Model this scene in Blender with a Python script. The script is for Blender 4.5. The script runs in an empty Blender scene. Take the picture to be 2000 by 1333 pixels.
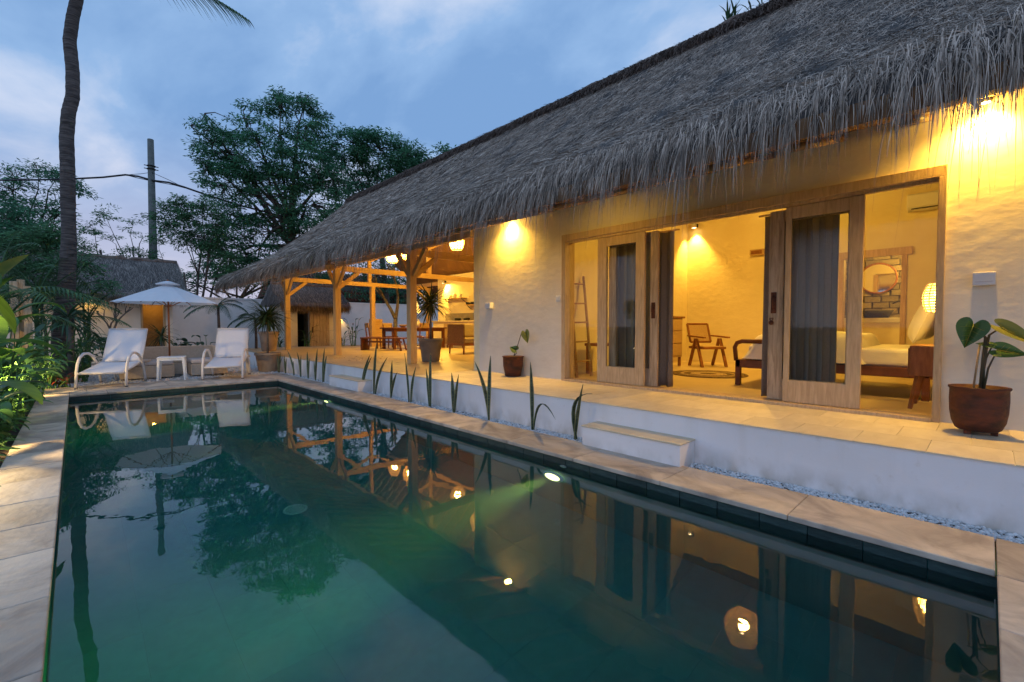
import bpy, math, random
import numpy as np
from mathutils import Vector, Matrix, Euler
R = math.radians
random.seed(7)
RNG = np.random.default_rng(11)
scn = bpy.context.scene
col = scn.collection
rnd = random.random
def U(a, b): return random.uniform(a, b)

# ------------------------------------------------------------------ camera, sky, sun, exposure
CAM = Vector((0.0, 0.0, 1.3)); FPX = 890.0
YAW = math.atan2(852.0, 890.0); PIT = math.atan2(30.0, 890.0)
FW = Vector((math.sin(YAW)*math.cos(PIT), math.cos(YAW)*math.cos(PIT), -math.sin(PIT)))
RT = Vector((math.cos(YAW), -math.sin(YAW), 0.0)); UP = RT.cross(FW)
cam = bpy.data.cameras.new('camera'); camo = bpy.data.objects.new('camera', cam); col.objects.link(camo)
cam.sensor_width = 36.0; cam.lens = FPX/2000.0*36.0; cam.clip_start = 0.05; cam.clip_end = 2000.0
camo.location = CAM
camo.rotation_euler = (math.pi/2 - PIT, 0, -YAW)
scn.camera = camo
def ray(px, py): return FW + RT*((px-1000.0)/FPX) - UP*((py-666.5)/FPX)
def PT(px, py, t): return CAM + ray(px, py)*t                 # survey: photo point at a known depth
def PX(px, py, x): d = ray(px, py); return CAM + d*((x-CAM.x)/d.x)
def PY(px, py, y): d = ray(px, py); return CAM + d*((y-CAM.y)/d.y)
def PZ(px, py, z): d = ray(px, py); return CAM + d*((z-CAM.z)/d.z)

world = bpy.data.worlds.new('World'); scn.world = world; world.use_nodes = True
def build_sky():
    nt = world.node_tree; N = nt.nodes; L = nt.links; N.clear()
    out = N.new('ShaderNodeOutputWorld'); bg = N.new('ShaderNodeBackground'); L.new(bg.outputs[0], out.inputs[0])
    tc = N.new('ShaderNodeTexCoord')
    sky = N.new('ShaderNodeTexSky'); sky.sky_type = 'NISHITA'; sky.sun_disc = False
    sky.sun_elevation = R(1.0); sky.sun_rotation = R(250); sky.air_density = 1.2; sky.dust_density = 1.0; sky.ozone_density = 3.0
    skm = N.new('ShaderNodeMix'); skm.data_type = 'RGBA'; skm.blend_type = 'MULTIPLY'; skm.inputs[0].default_value = 1
    L.new(sky.outputs[0], skm.inputs[6]); skm.inputs[7].default_value = (0.10, 0.10, 0.10, 1)
    # cloud deck at dusk: stretched noise on the view direction
    sep = N.new('ShaderNodeSeparateXYZ'); L.new(tc.outputs['Generated'], sep.inputs[0])
    zc = N.new('ShaderNodeMath'); zc.operation = 'ADD'; zc.inputs[1].default_value = 0.22; 
    zm = N.new('ShaderNodeMath'); zm.operation = 'MAXIMUM'; zm.inputs[1].default_value = 0.0
    L.new(sep.outputs[2], zm.inputs[0]); L.new(zm.outputs[0], zc.inputs[0])
    dv = N.new('ShaderNodeVectorMath'); dv.operation = 'DIVIDE'
    cb = N.new('ShaderNodeCombineXYZ')
    for i in range(3): L.new(zc.outputs[0], cb.inputs[i])
    L.new(tc.outputs['Generated'], dv.inputs[0]); L.new(cb.outputs[0], dv.inputs[1])
    mp = N.new('ShaderNodeMapping'); mp.inputs['Scale'].default_value = (1.3, 0.9, 0.7); mp.inputs['Location'].default_value = (3.4, 1.7, 0); mp.inputs['Rotation'].default_value = (0, 0, 0.6)
    L.new(dv.outputs[0], mp.inputs[0])
    n1 = N.new('ShaderNodeTexNoise'); n1.inputs['Scale'].default_value = 1.7; n1.inputs['Detail'].default_value = 7; n1.inputs['Roughness'].default_value = 0.55; n1.inputs['Distortion'].default_value = 0.25
    L.new(mp.outputs[0], n1.inputs[0])
    rmp = N.new('ShaderNodeValToRGB'); e = rmp.color_ramp.elements
    e[0].position = 0.40; e[0].color = (0.205, 0.375, 0.68, 1)
    e[1].position = 0.70; e[1].color = (0.60, 0.70, 0.90, 1)
    k = e.new(0.54); k.color = (0.29, 0.475, 0.78, 1)
    L.new(n1.outputs[0], rmp.inputs[0])
    # horizon: paler, a little pink
    hz = N.new('ShaderNodeMapRange'); hz.inputs['From Min'].default_value = 0.0; hz.inputs['From Max'].default_value = 0.38
    hz.inputs['To Min'].default_value = 0.85; hz.inputs['To Max'].default_value = 0.0; hz.interpolation_type = 'SMOOTHSTEP'
    L.new(sep.outputs[2], hz.inputs[0])
    mh = N.new('ShaderNodeMix'); mh.data_type = 'RGBA'; L.new(hz.outputs[0], mh.inputs[0]); L.new(rmp.outputs[0], mh.inputs[6])
    mh.inputs[7].default_value = (0.63, 0.59, 0.72, 1)
    ad = N.new('ShaderNodeMix'); ad.data_type = 'RGBA'; ad.blend_type = 'ADD'; ad.inputs[0].default_value = 0.12
    L.new(mh.outputs[2], ad.inputs[6]); L.new(skm.outputs[2], ad.inputs[7])
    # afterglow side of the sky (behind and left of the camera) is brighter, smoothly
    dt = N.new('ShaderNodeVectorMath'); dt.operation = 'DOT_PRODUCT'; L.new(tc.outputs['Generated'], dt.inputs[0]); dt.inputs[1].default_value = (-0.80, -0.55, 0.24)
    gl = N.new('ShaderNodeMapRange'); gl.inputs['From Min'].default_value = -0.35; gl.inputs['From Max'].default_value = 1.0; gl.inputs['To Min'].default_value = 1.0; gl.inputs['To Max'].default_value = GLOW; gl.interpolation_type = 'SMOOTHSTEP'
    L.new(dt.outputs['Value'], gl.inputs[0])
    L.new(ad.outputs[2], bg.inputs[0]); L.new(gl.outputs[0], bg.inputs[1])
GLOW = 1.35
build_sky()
sun = bpy.data.lights.new('sun', 'SUN'); sun.energy = 0.05; sun.angle = R(30); sun.color = (1.0, 0.82, 0.72)
suno = bpy.data.objects.new('sun', sun); col.objects.link(suno); suno.rotation_euler = (R(72), 0, R(-52))
scn.view_settings.view_transform = 'Standard'; scn.view_settings.look = 'None'
scn.view_settings.exposure = 0.0; scn.view_settings.gamma = 1.0; scn.view_settings.use_curve_mapping = False
scn.render.engine = 'CYCLES'
cy = scn.cycles
cy.max_bounces = 10; cy.diffuse_bounces = 4; cy.glossy_bounces = 4; cy.transmission_bounces = 6; cy.transparent_max_bounces = 10; cy.volume_bounces = 1
cy.use_denoising = True; cy.sample_clamp_indirect = 4.0; cy.blur_glossy = 0.5
try: cy.use_light_tree = True
except Exception: pass

WARM = (1.0, 0.57, 0.085)

# ------------------------------------------------------------------ materials
MATS = {}
def base_mat(name):
    m = bpy.data.materials.new(name); m.use_nodes = True
    nt = m.node_tree; b = nt.nodes['Principled BSDF']
    MATS[name] = m
    return m, nt, nt.nodes, nt.links, b
def lerp3(c, k): return tuple(max(0.0, min(1.0, v*k)) for v in c)
def mat(name, c1, c2=None, rough=0.7, scale=6.0, detail=5, stretch=(1, 1, 1), bump=0.0, bscale=None, spec=0.3, metal=0.0, island=0.0, trans=0.0, lo=0.35, hi=0.68, stretchb=None, bdist=0.02, coat=0.0, warp=0.0):
    m, nt, N, L, b = base_mat(name)
    b.inputs['Roughness'].default_value = rough; b.inputs['Metallic'].default_value = metal
    b.inputs['Specular IOR Level'].default_value = spec
    if coat: b.inputs['Coat Weight'].default_value = coat; b.inputs['Coat Roughness'].default_value = 0.2
    c2 = c2 or lerp3(c1, 0.8)
    tc = N.new('ShaderNodeTexCoord'); mp = N.new('ShaderNodeMapping'); mp.inputs['Scale'].default_value = stretch
    L.new(tc.outputs['Object'], mp.inputs[0])
    oi = N.new('ShaderNodeObjectInfo')
    ofs = N.new('ShaderNodeVectorMath'); ofs.operation = 'SCALE'; ofs.inputs['Scale'].default_value = 37.0
    cmb = N.new('ShaderNodeCombineXYZ'); 
    for i in range(3): L.new(oi.outputs['Random'], cmb.inputs[i])
    L.new(cmb.outputs[0], ofs.inputs[0]); L.new(ofs.outputs[0], mp.inputs['Location'])
    n = N.new('ShaderNodeTexNoise'); n.inputs['Scale'].default_value = scale; n.inputs['Detail'].default_value = detail; n.inputs['Roughness'].default_value = 0.6; n.inputs['Distortion'].default_value = warp
    L.new(mp.outputs[0], n.inputs[0])
    r = N.new('ShaderNodeValToRGB'); r.color_ramp.elements[0].position = lo; r.color_ramp.elements[1].position = hi
    r.color_ramp.elements[0].color = (*c2, 1); r.color_ramp.elements[1].color = (*c1, 1)
    L.new(n.outputs[0], r.inputs[0])
    src = r.outputs[0]
    if island:
        g = N.new('ShaderNodeNewGeometry'); mr = N.new('ShaderNodeMapRange'); mr.inputs['To Min'].default_value = 1-island; mr.inputs['To Max'].default_value = 1+island
        L.new(g.outputs['Random Per Island'], mr.inputs[0])
        mx = N.new('ShaderNodeMix'); mx.data_type = 'RGBA'; mx.blend_type = 'MULTIPLY'; mx.inputs[0].default_value = 1
        cc = N.new('ShaderNodeCombineXYZ')
        for i in range(3): L.new(mr.outputs[0], cc.inputs[i])
        L.new(src, mx.inputs[6]); L.new(cc.outputs[0], mx.inputs[7]); src = mx.outputs[2]
    L.new(src, b.inputs['Base Color'])
    if bump:
        n2 = N.new('ShaderNodeTexNoise'); n2.inputs['Scale'].default_value = bscale or scale*4; n2.inputs['Detail'].default_value = 6
        if stretchb:
            mp2 = N.new('ShaderNodeMapping'); mp2.inputs['Scale'].default_value = stretchb; L.new(tc.outputs['Object'], mp2.inputs[0]); L.new(mp2.outputs[0], n2.inputs[0])
        else: L.new(mp.outputs[0], n2.inputs[0])
        bp = N.new('ShaderNodeBump'); bp.inputs['Strength'].default_value = bump; bp.inputs['Distance'].default_value = bdist
        L.new(n2.outputs[0], bp.inputs['Height']); L.new(bp.outputs[0], b.inputs['Normal'])
    if trans:
        tr = N.new('ShaderNodeBsdfTranslucent'); L.new(src, tr.inputs[0])
        ms = N.new('ShaderNodeMixShader'); ms.inputs[0].default_value = trans
        o = N['Material Output']; L.new(b.outputs[0], ms.inputs[1]); L.new(tr.outputs[0], ms.inputs[2]); L.new(ms.outputs[0], o.inputs[0])
    return m
def objvar(name, k):
    m = MATS[name]; N = m.node_tree.nodes; L = m.node_tree.links; b = N['Principled BSDF']; src = b.inputs['Base Color'].links[0].from_socket
    oi = N.new('ShaderNodeObjectInfo'); mr = N.new('ShaderNodeMapRange'); mr.inputs['To Min'].default_value = 1-k; mr.inputs['To Max'].default_value = 1+k; L.new(oi.outputs['Random'], mr.inputs[0])
    mx = N.new('ShaderNodeMix'); mx.data_type = 'RGBA'; mx.blend_type = 'MULTIPLY'; mx.inputs[0].default_value = 1; cc = N.new('ShaderNodeCombineXYZ')
    for i in range(3): L.new(mr.outputs[0], cc.inputs[i])
    L.new(src, mx.inputs[6]); L.new(cc.outputs[0], mx.inputs[7]); L.new(mx.outputs[2], b.inputs['Base Color'])
def emis(name, c, s, base=(0.9, 0.8, 0.6)):
    m, nt, N, L, b = base_mat(name)
    b.inputs['Base Color'].default_value = (*base, 1); b.inputs['Emission Color'].default_value = (*c, 1); b.inputs['Emission Strength'].default_value = s
    return m
def glass_mat():
    m, nt, N, L, b = base_mat('window_glass')
    N.remove(b); t = N.new('ShaderNodeBsdfTransparent'); t.inputs[0].default_value = (0.95, 0.97, 0.96, 1)
    g = N.new('ShaderNodeBsdfGlossy'); g.inputs['Roughness'].default_value = 0.02
    f = N.new('ShaderNodeFresnel'); f.inputs[0].default_value = 1.28
    ms = N.new('ShaderNodeMixShader'); L.new(f.outputs[0], ms.inputs[0]); L.new(t.outputs[0], ms.inputs[1]); L.new(g.outputs[0], ms.inputs[2])
    L.new(ms.outputs[0], N['Material Output'].inputs[0]); return m
def water_mat():
    m, nt, N, L, b = base_mat('pool_water')
    N.remove(b)
    g = N.new('ShaderNodeBsdfGlass'); g.inputs['IOR'].default_value = 1.42; g.inputs['Roughness'].default_value = 0.0; g.inputs[0].default_value = (1, 1, 1, 1)
    tc = N.new('ShaderNodeTexCoord'); mp = N.new('ShaderNodeMapping'); mp.inputs['Scale'].default_value = (1.0, 0.8, 1); L.new(tc.outputs['Object'], mp.inputs[0])
    n = N.new('ShaderNodeTexNoise'); n.inputs['Scale'].default_value = 2.2; n.inputs['Detail'].default_value = 3; L.new(mp.outputs[0], n.inputs[0])
    bp = N.new('ShaderNodeBump'); bp.inputs['Strength'].default_value = 0.03; bp.inputs['Distance'].default_value = 0.05; L.new(n.outputs[0], bp.inputs['Height']); L.new(bp.outputs[0], g.inputs['Normal'])
    L.new(g.outputs[0], N['Material Output'].inputs[0])
    ab = N.new('ShaderNodeVolumeAbsorption'); ab.inputs[0].default_value = (0.10, 0.86, 0.82, 1); ab.inputs[1].default_value = 0.55
    sc = N.new('ShaderNodeVolumeScatter'); sc.inputs[0].default_value = (0.50, 0.90, 0.90, 1); sc.inputs[1].default_value = 0.060; sc.inputs['Anisotropy'].default_value = 0.1
    ad = N.new('ShaderNodeAddShader'); L.new(ab.outputs[0], ad.inputs[0]); L.new(sc.outputs[0], ad.inputs[1]); L.new(ad.outputs[0], N['Material Output'].inputs['Volume'])
    return m
mat('plaster', (0.82, 0.745, 0.615), (0.74, 0.66, 0.53), 0.85, 2.2, bump=0.15, bscale=6, stretchb=(1, 1, 1.7), bdist=0.03, spec=0.15)
mat('plaster_in', (0.82, 0.73, 0.48), (0.76, 0.66, 0.41), 0.85, 1.6, bump=0.2, bscale=6, stretchb=(1, 1, 1.7), bdist=0.03, spec=0.15)
mat('white_render', (0.76, 0.72, 0.69), (0.70, 0.66, 0.63), 0.85, 2.5, bump=0.15, bscale=20, spec=0.15)
mat('stone_coping', (0.56, 0.465, 0.365), (0.27, 0.22, 0.18), 0.62, 2.4, 9, (1, 0.7, 1), bump=0.3, bscale=16, lo=0.34, hi=0.62, warp=1.2, spec=0.4)
def stained(name, c):
    m, nt, N, L, b = base_mat(name); b.inputs['Roughness'].default_value = .88; b.inputs['Specular IOR Level'].default_value = .15
    tc = N.new('ShaderNodeTexCoord')
    def nz(scale, st, det=6, lo=.4, hi=.65):
        mp = N.new('ShaderNodeMapping'); mp.inputs['Scale'].default_value = st; L.new(tc.outputs['Object'], mp.inputs[0])
        n = N.new('ShaderNodeTexNoise'); n.inputs['Scale'].default_value = scale; n.inputs['Detail'].default_value = det; L.new(mp.outputs[0], n.inputs[0])
        r = N.new('ShaderNodeMapRange'); r.inputs['From Min'].default_value = lo; r.inputs['From Max'].default_value = hi; L.new(n.outputs[0], r.inputs[0]); return r.outputs[0]
    def mul(a, f, colr):
        mx = N.new('ShaderNodeMix'); mx.data_type = 'RGBA'; mx.blend_type = 'MULTIPLY'; L.new(f, mx.inputs[0]); mx.inputs[7].default_value = (*colr, 1)
        if isinstance(a, tuple): mx.inputs[6].default_value = (*a, 1)
        else: L.new(a, mx.inputs[6])
        return mx.outputs[2]
    o = mul(c, nz(1.1, (1, 1, 1.5), 8), (.94, .93, .91)); o = mul(o, nz(3.2, (1, 1, .12), 5, .54, .78), (.88, .86, .83)); o = mul(o, nz(14, (1, 1, 1), 7, .64, .76), (.92, .90, .87))
    sp = N.new('ShaderNodeSeparateXYZ'); L.new(tc.outputs['Object'], sp.inputs[0]); hgt = N.new('ShaderNodeMapRange'); hgt.inputs['From Min'].default_value = .17; hgt.inputs['From Max'].default_value = -.02; L.new(sp.outputs[2], hgt.inputs[0])
    pr = N.new('ShaderNodeMath'); pr.operation = 'MULTIPLY'; L.new(hgt.outputs[0], pr.inputs[0]); L.new(nz(6, (1, 1, .6), 7, .38, .6), pr.inputs[1]); o = mul(o, pr.outputs[0], (.70, .66, .60))
    L.new(o, b.inputs['Base Color'])
    n2 = N.new('ShaderNodeTexNoise'); n2.inputs['Scale'].default_value = 7; n2.inputs['Detail'].default_value = 9; L.new(tc.outputs['Object'], n2.inputs[0])
    bp = N.new('ShaderNodeBump'); bp.inputs['Strength'].default_value = .22; bp.inputs['Distance'].default_value = .02; L.new(n2.outputs[0], bp.inputs['Height']); L.new(bp.outputs[0], b.inputs['Normal'])
stained('riser_render', (.80, .755, .735))
mat('terrace_tile', (0.70, 0.60, 0.42), (0.60, 0.50, 0.34), 0.5, 3.0, 7, (0.6, 1.2, 1), bump=0.1, bscale=25, spec=0.4, warp=0.6)
mat('floor_cement', (0.56, 0.43, 0.25), (0.46, 0.35, 0.19), 0.42, 1.4, 8, bump=0.06, bscale=20, spec=0.4, warp=0.5)
mat('pool_tile', (0.028, 0.175, 0.175), (0.02, 0.135, 0.14), 0.6, 5, 6, lo=0.3, hi=0.7)
mat('band_tile', (0.035, 0.065, 0.062), (0.015, 0.035, 0.035), 0.45, 9, 6, (0.5, 0.5, 2), bump=0.2, bscale=30)
mat('soil', (0.055, 0.04, 0.028), (0.03, 0.02, 0.015), 0.95, 8, bump=0.6, bscale=40)
mat('grass_ground', (0.06, 0.075, 0.03), (0.05, 0.045, 0.03), 0.95, 1.2)
mat('pebble', (0.70, 0.69, 0.68), (0.58, 0.57, 0.56), 0.6, 20, island=0.22)
mat('thatch', (0.50, 0.405, 0.325), (0.27, 0.215, 0.17), 0.75, 3.0, island=0.7, spec=0.2)
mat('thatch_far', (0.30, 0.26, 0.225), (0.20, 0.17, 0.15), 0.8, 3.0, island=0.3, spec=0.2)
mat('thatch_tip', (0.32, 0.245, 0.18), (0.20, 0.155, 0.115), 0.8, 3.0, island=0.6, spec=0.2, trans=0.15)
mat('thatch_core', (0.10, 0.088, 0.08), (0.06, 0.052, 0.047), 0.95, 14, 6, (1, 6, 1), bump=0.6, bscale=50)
mat('thatch_ridge', (0.20, 0.15, 0.12), (0.10, 0.07, 0.055), 0.9, 8, island=0.5)
mat('soffit', (0.24, 0.13, 0.06), (0.12, 0.06, 0.028), 0.8, 3, 6, (0.4, 9, 1), bump=0.3, bscale=30)
mat('bamboo', (0.42, 0.28, 0.13), (0.30, 0.18, 0.08), 0.55, 5, island=0.2)
mat('post_wood', (0.68, 0.47, 0.22), (0.55, 0.35, 0.15), 0.55, 7, 6, (5, 5, 0.5), bump=0.15, bscale=25, spec=0.3)
mat('beam_wood', (0.68, 0.46, 0.20), (0.54, 0.34, 0.14), 0.55, 4, 6, (1, 1, 5), bump=0.12, bscale=25)
mat('door_wood', (0.64, 0.46, 0.26), (0.46, 0.31, 0.16), 0.6, 6, 8, (6, 6, 0.6), bump=0.25, bscale=30, warp=0.8)
mat('old_wood', (0.56, 0.42, 0.27), (0.30, 0.20, 0.11), 0.75, 5, 9, (6, 6, 0.5), bump=0.6, bscale=25, lo=0.3, hi=0.6, warp=1.0)
mat('teak', (0.30, 0.125, 0.045), (0.19, 0.07, 0.022), 0.45, 6, 6, (1, 5, 1), bump=0.1, bscale=20)
mat('dark_teak', (0.20, 0.075, 0.03), (0.12, 0.04, 0.015), 0.45, 6, 6, (5, 1, 1), bump=0.1)
mat('rust', (0.16, 0.05, 0.022), (0.06, 0.022, 0.012), 0.8, 12, bump=0.5)
mat('rust_pot', (0.105, 0.030, 0.014), (0.020, 0.014, 0.011), 0.62, 5, 8, (1, 1, 2.0), bump=0.45, bscale=16, lo=0.3, hi=0.62, spec=0.3, warp=0.5)
mat('clay_pot', (0.40, 0.30, 0.21), (0.28, 0.20, 0.14), 0.8, 4, bump=0.2)
mat('cement_pot', (0.27, 0.235, 0.185), (0.19, 0.165, 0.13), 0.8, 4, bump=0.2)
mat('curtain_grey', (0.34, 0.315, 0.295), (0.29, 0.265, 0.25), 0.9, 60, 3, (1, 1, 1), bump=0.1, trans=0.45)
mat('linen', (0.80, 0.76, 0.70), (0.74, 0.70, 0.64), 0.9, 5, bump=0.35, bscale=7, bdist=0.04)
mat('cushion', (0.42, 0.34, 0.22), (0.34, 0.27, 0.17), 0.9, 30, bump=0.1)
mat('sofa_beige', (0.56, 0.46, 0.36), (0.48, 0.39, 0.30), 0.9, 20, bump=0.1)
mat('sofa_seat', (0.58, 0.52, 0.50), (0.50, 0.45, 0.43), 0.9, 20)
mat('sling', (0.74, 0.74, 0.77), (0.68, 0.68, 0.72), 0.7, 60)
mat('white_metal', (0.66, 0.63, 0.62), (0.58, 0.55, 0.54), 0.45, 10, spec=0.4)
mat('white_plastic', (0.78, 0.78, 0.77), (0.72, 0.72, 0.71), 0.4, 8)
mat('canvas', (0.78, 0.80, 0.83), (0.72, 0.75, 0.79), 0.8, 8, trans=0.25)
mat('umbrella_wood', (0.34, 0.12, 0.035), (0.24, 0.08, 0.022), 0.5, 8)
mat('concrete', (0.15, 0.16, 0.15), (0.10, 0.11, 0.10), 0.85, 3, bump=0.2)
mat('cable', (0.02, 0.02, 0.022), None, 0.6)
mat('bark', (0.10, 0.085, 0.07), (0.045, 0.038, 0.032), 0.9, 8, bump=0.6, stretch=(1, 1, 0.4))
mat('palm_bark', (0.19, 0.16, 0.145), (0.05, 0.042, 0.04), 0.9, 5, 6, (0.6, 0.6, 7), bump=1.0, bscale=9, stretchb=(0.6, 0.6, 9), bdist=0.05)
mat('grey_bark', (0.20, 0.18, 0.16), (0.12, 0.11, 0.10), 0.9, 10, bump=0.3)
mat('leaf_tree', (0.10, 0.27, 0.14), (0.06, 0.18, 0.095), 0.6, 0.5, island=0.5, trans=0.42, spec=0.25)
mat('leaf_tree_b', (0.11, 0.25, 0.11), (0.07, 0.17, 0.08), 0.6, 0.5, island=0.5, trans=0.42, spec=0.25)
mat('leaf_palm', (0.065, 0.15, 0.055), (0.04, 0.095, 0.035), 0.5, 2, island=0.4, trans=0.25)
mat('leaf_garden', (0.10, 0.24, 0.06), (0.06, 0.16, 0.042), 0.42, 3, island=0.4, trans=0.3, spec=0.4)
mat('leaf_banana', (0.10, 0.20, 0.03), (0.06, 0.14, 0.02), 0.4, 4, 4, (1, 12, 1), island=0.2, trans=0.45, spec=0.4)
mat('leaf_spiky', (0.050, 0.082, 0.022), (0.028, 0.05, 0.016), 0.5, 3, island=0.45, trans=0.2)
mat('leaf_dark', (0.04, 0.105, 0.045), (0.025, 0.07, 0.032), 0.4, 3, island=0.3, trans=0.15, spec=0.4)
mat('leaf_red', (0.30, 0.045, 0.03), (0.22, 0.10, 0.03), 0.5, 5, island=0.4, trans=0.2)
mat('leaf_heart', (0.065, 0.15, 0.04), (0.035, 0.095, 0.028), 0.42, 5, 5, island=0.2, trans=0.3, spec=0.4)
mat('leaf_yellow', (0.30, 0.28, 0.06), (0.14, 0.19, 0.05), 0.5, 5, island=0.2, trans=0.3)
mat('snake_leaf', (0.075, 0.10, 0.055), (0.02, 0.04, 0.022), 0.45, 9, 4, (1, 1, 5), spec=0.4, lo=0.4, hi=0.6)
mat('snake_edge', (0.34, 0.33, 0.14), None, 0.5)
mat('stem_brown', (0.09, 0.05, 0.03), (0.06, 0.06, 0.03), 0.6, 8)
mat('brick_stone', (0.34, 0.28, 0.20), (0.22, 0.18, 0.13), 0.9, 8, bump=0.4)
mat('mortar', (0.22, 0.18, 0.12), None, 0.95)
mat('mirror', (0.86, 0.83, 0.78), (0.86, 0.83, 0.78), 0.05, metal=1.0)
mat('dark_stone', (0.06, 0.055, 0.045), (0.04, 0.035, 0.03), 0.6, 10)
mat('jute', (0.20, 0.13, 0.06), (0.11, 0.07, 0.03), 0.95, 40, bump=0.6, bscale=60)
mat('jute_pale', (0.48, 0.36, 0.2), (0.36, 0.26, 0.14), 0.95, 40, bump=0.6, bscale=60)
mat('cane', (0.52, 0.36, 0.17), (0.42, 0.28, 0.12), 0.6, 50)
mat('black', (0.015, 0.015, 0.016), None, 0.5)
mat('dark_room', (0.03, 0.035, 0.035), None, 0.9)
mat('ochre_wall', (0.42, 0.25, 0.10), (0.33, 0.19, 0.07), 0.8, 6)
mat('roof_tile_red', (0.20, 0.075, 0.04), (0.11, 0.04, 0.025), 0.8, 6, island=0.3)
mat('backsplash', (0.30, 0.27, 0.20), (0.24, 0.21, 0.16), 0.4, 6)
mat('ceramic', (0.7, 0.66, 0.58), None, 0.3)
mat('basket', (0.26, 0.15, 0.07), (0.16, 0.09, 0.04), 0.8, 30, bump=0.4)
mat('dry_leaf', (0.20, 0.055, 0.035), (0.12, 0.04, 0.02), 0.8, 20, island=0.4)
mat('drain_plastic', (0.42, 0.52, 0.48), (0.35, 0.44, 0.4), 0.5, 20)
emis('bulb', (1.0, 0.72, 0.34), 30.0); emis('shade_glow', (1.0, 0.52, 0.13), .42, (0.5, 0.33, 0.15)); emis('pool_lens', (1.0, 0.86, 0.30), 5.0)
emis('lamp_paper', (1.0, 0.60, 0.16), 1.3)
glass_mat(); water_mat()

objvar('pool_tile', .09); objvar('terrace_tile', .10); objvar('stone_coping', .16); objvar('band_tile', .3); objvar('brick_stone', .3)
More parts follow.
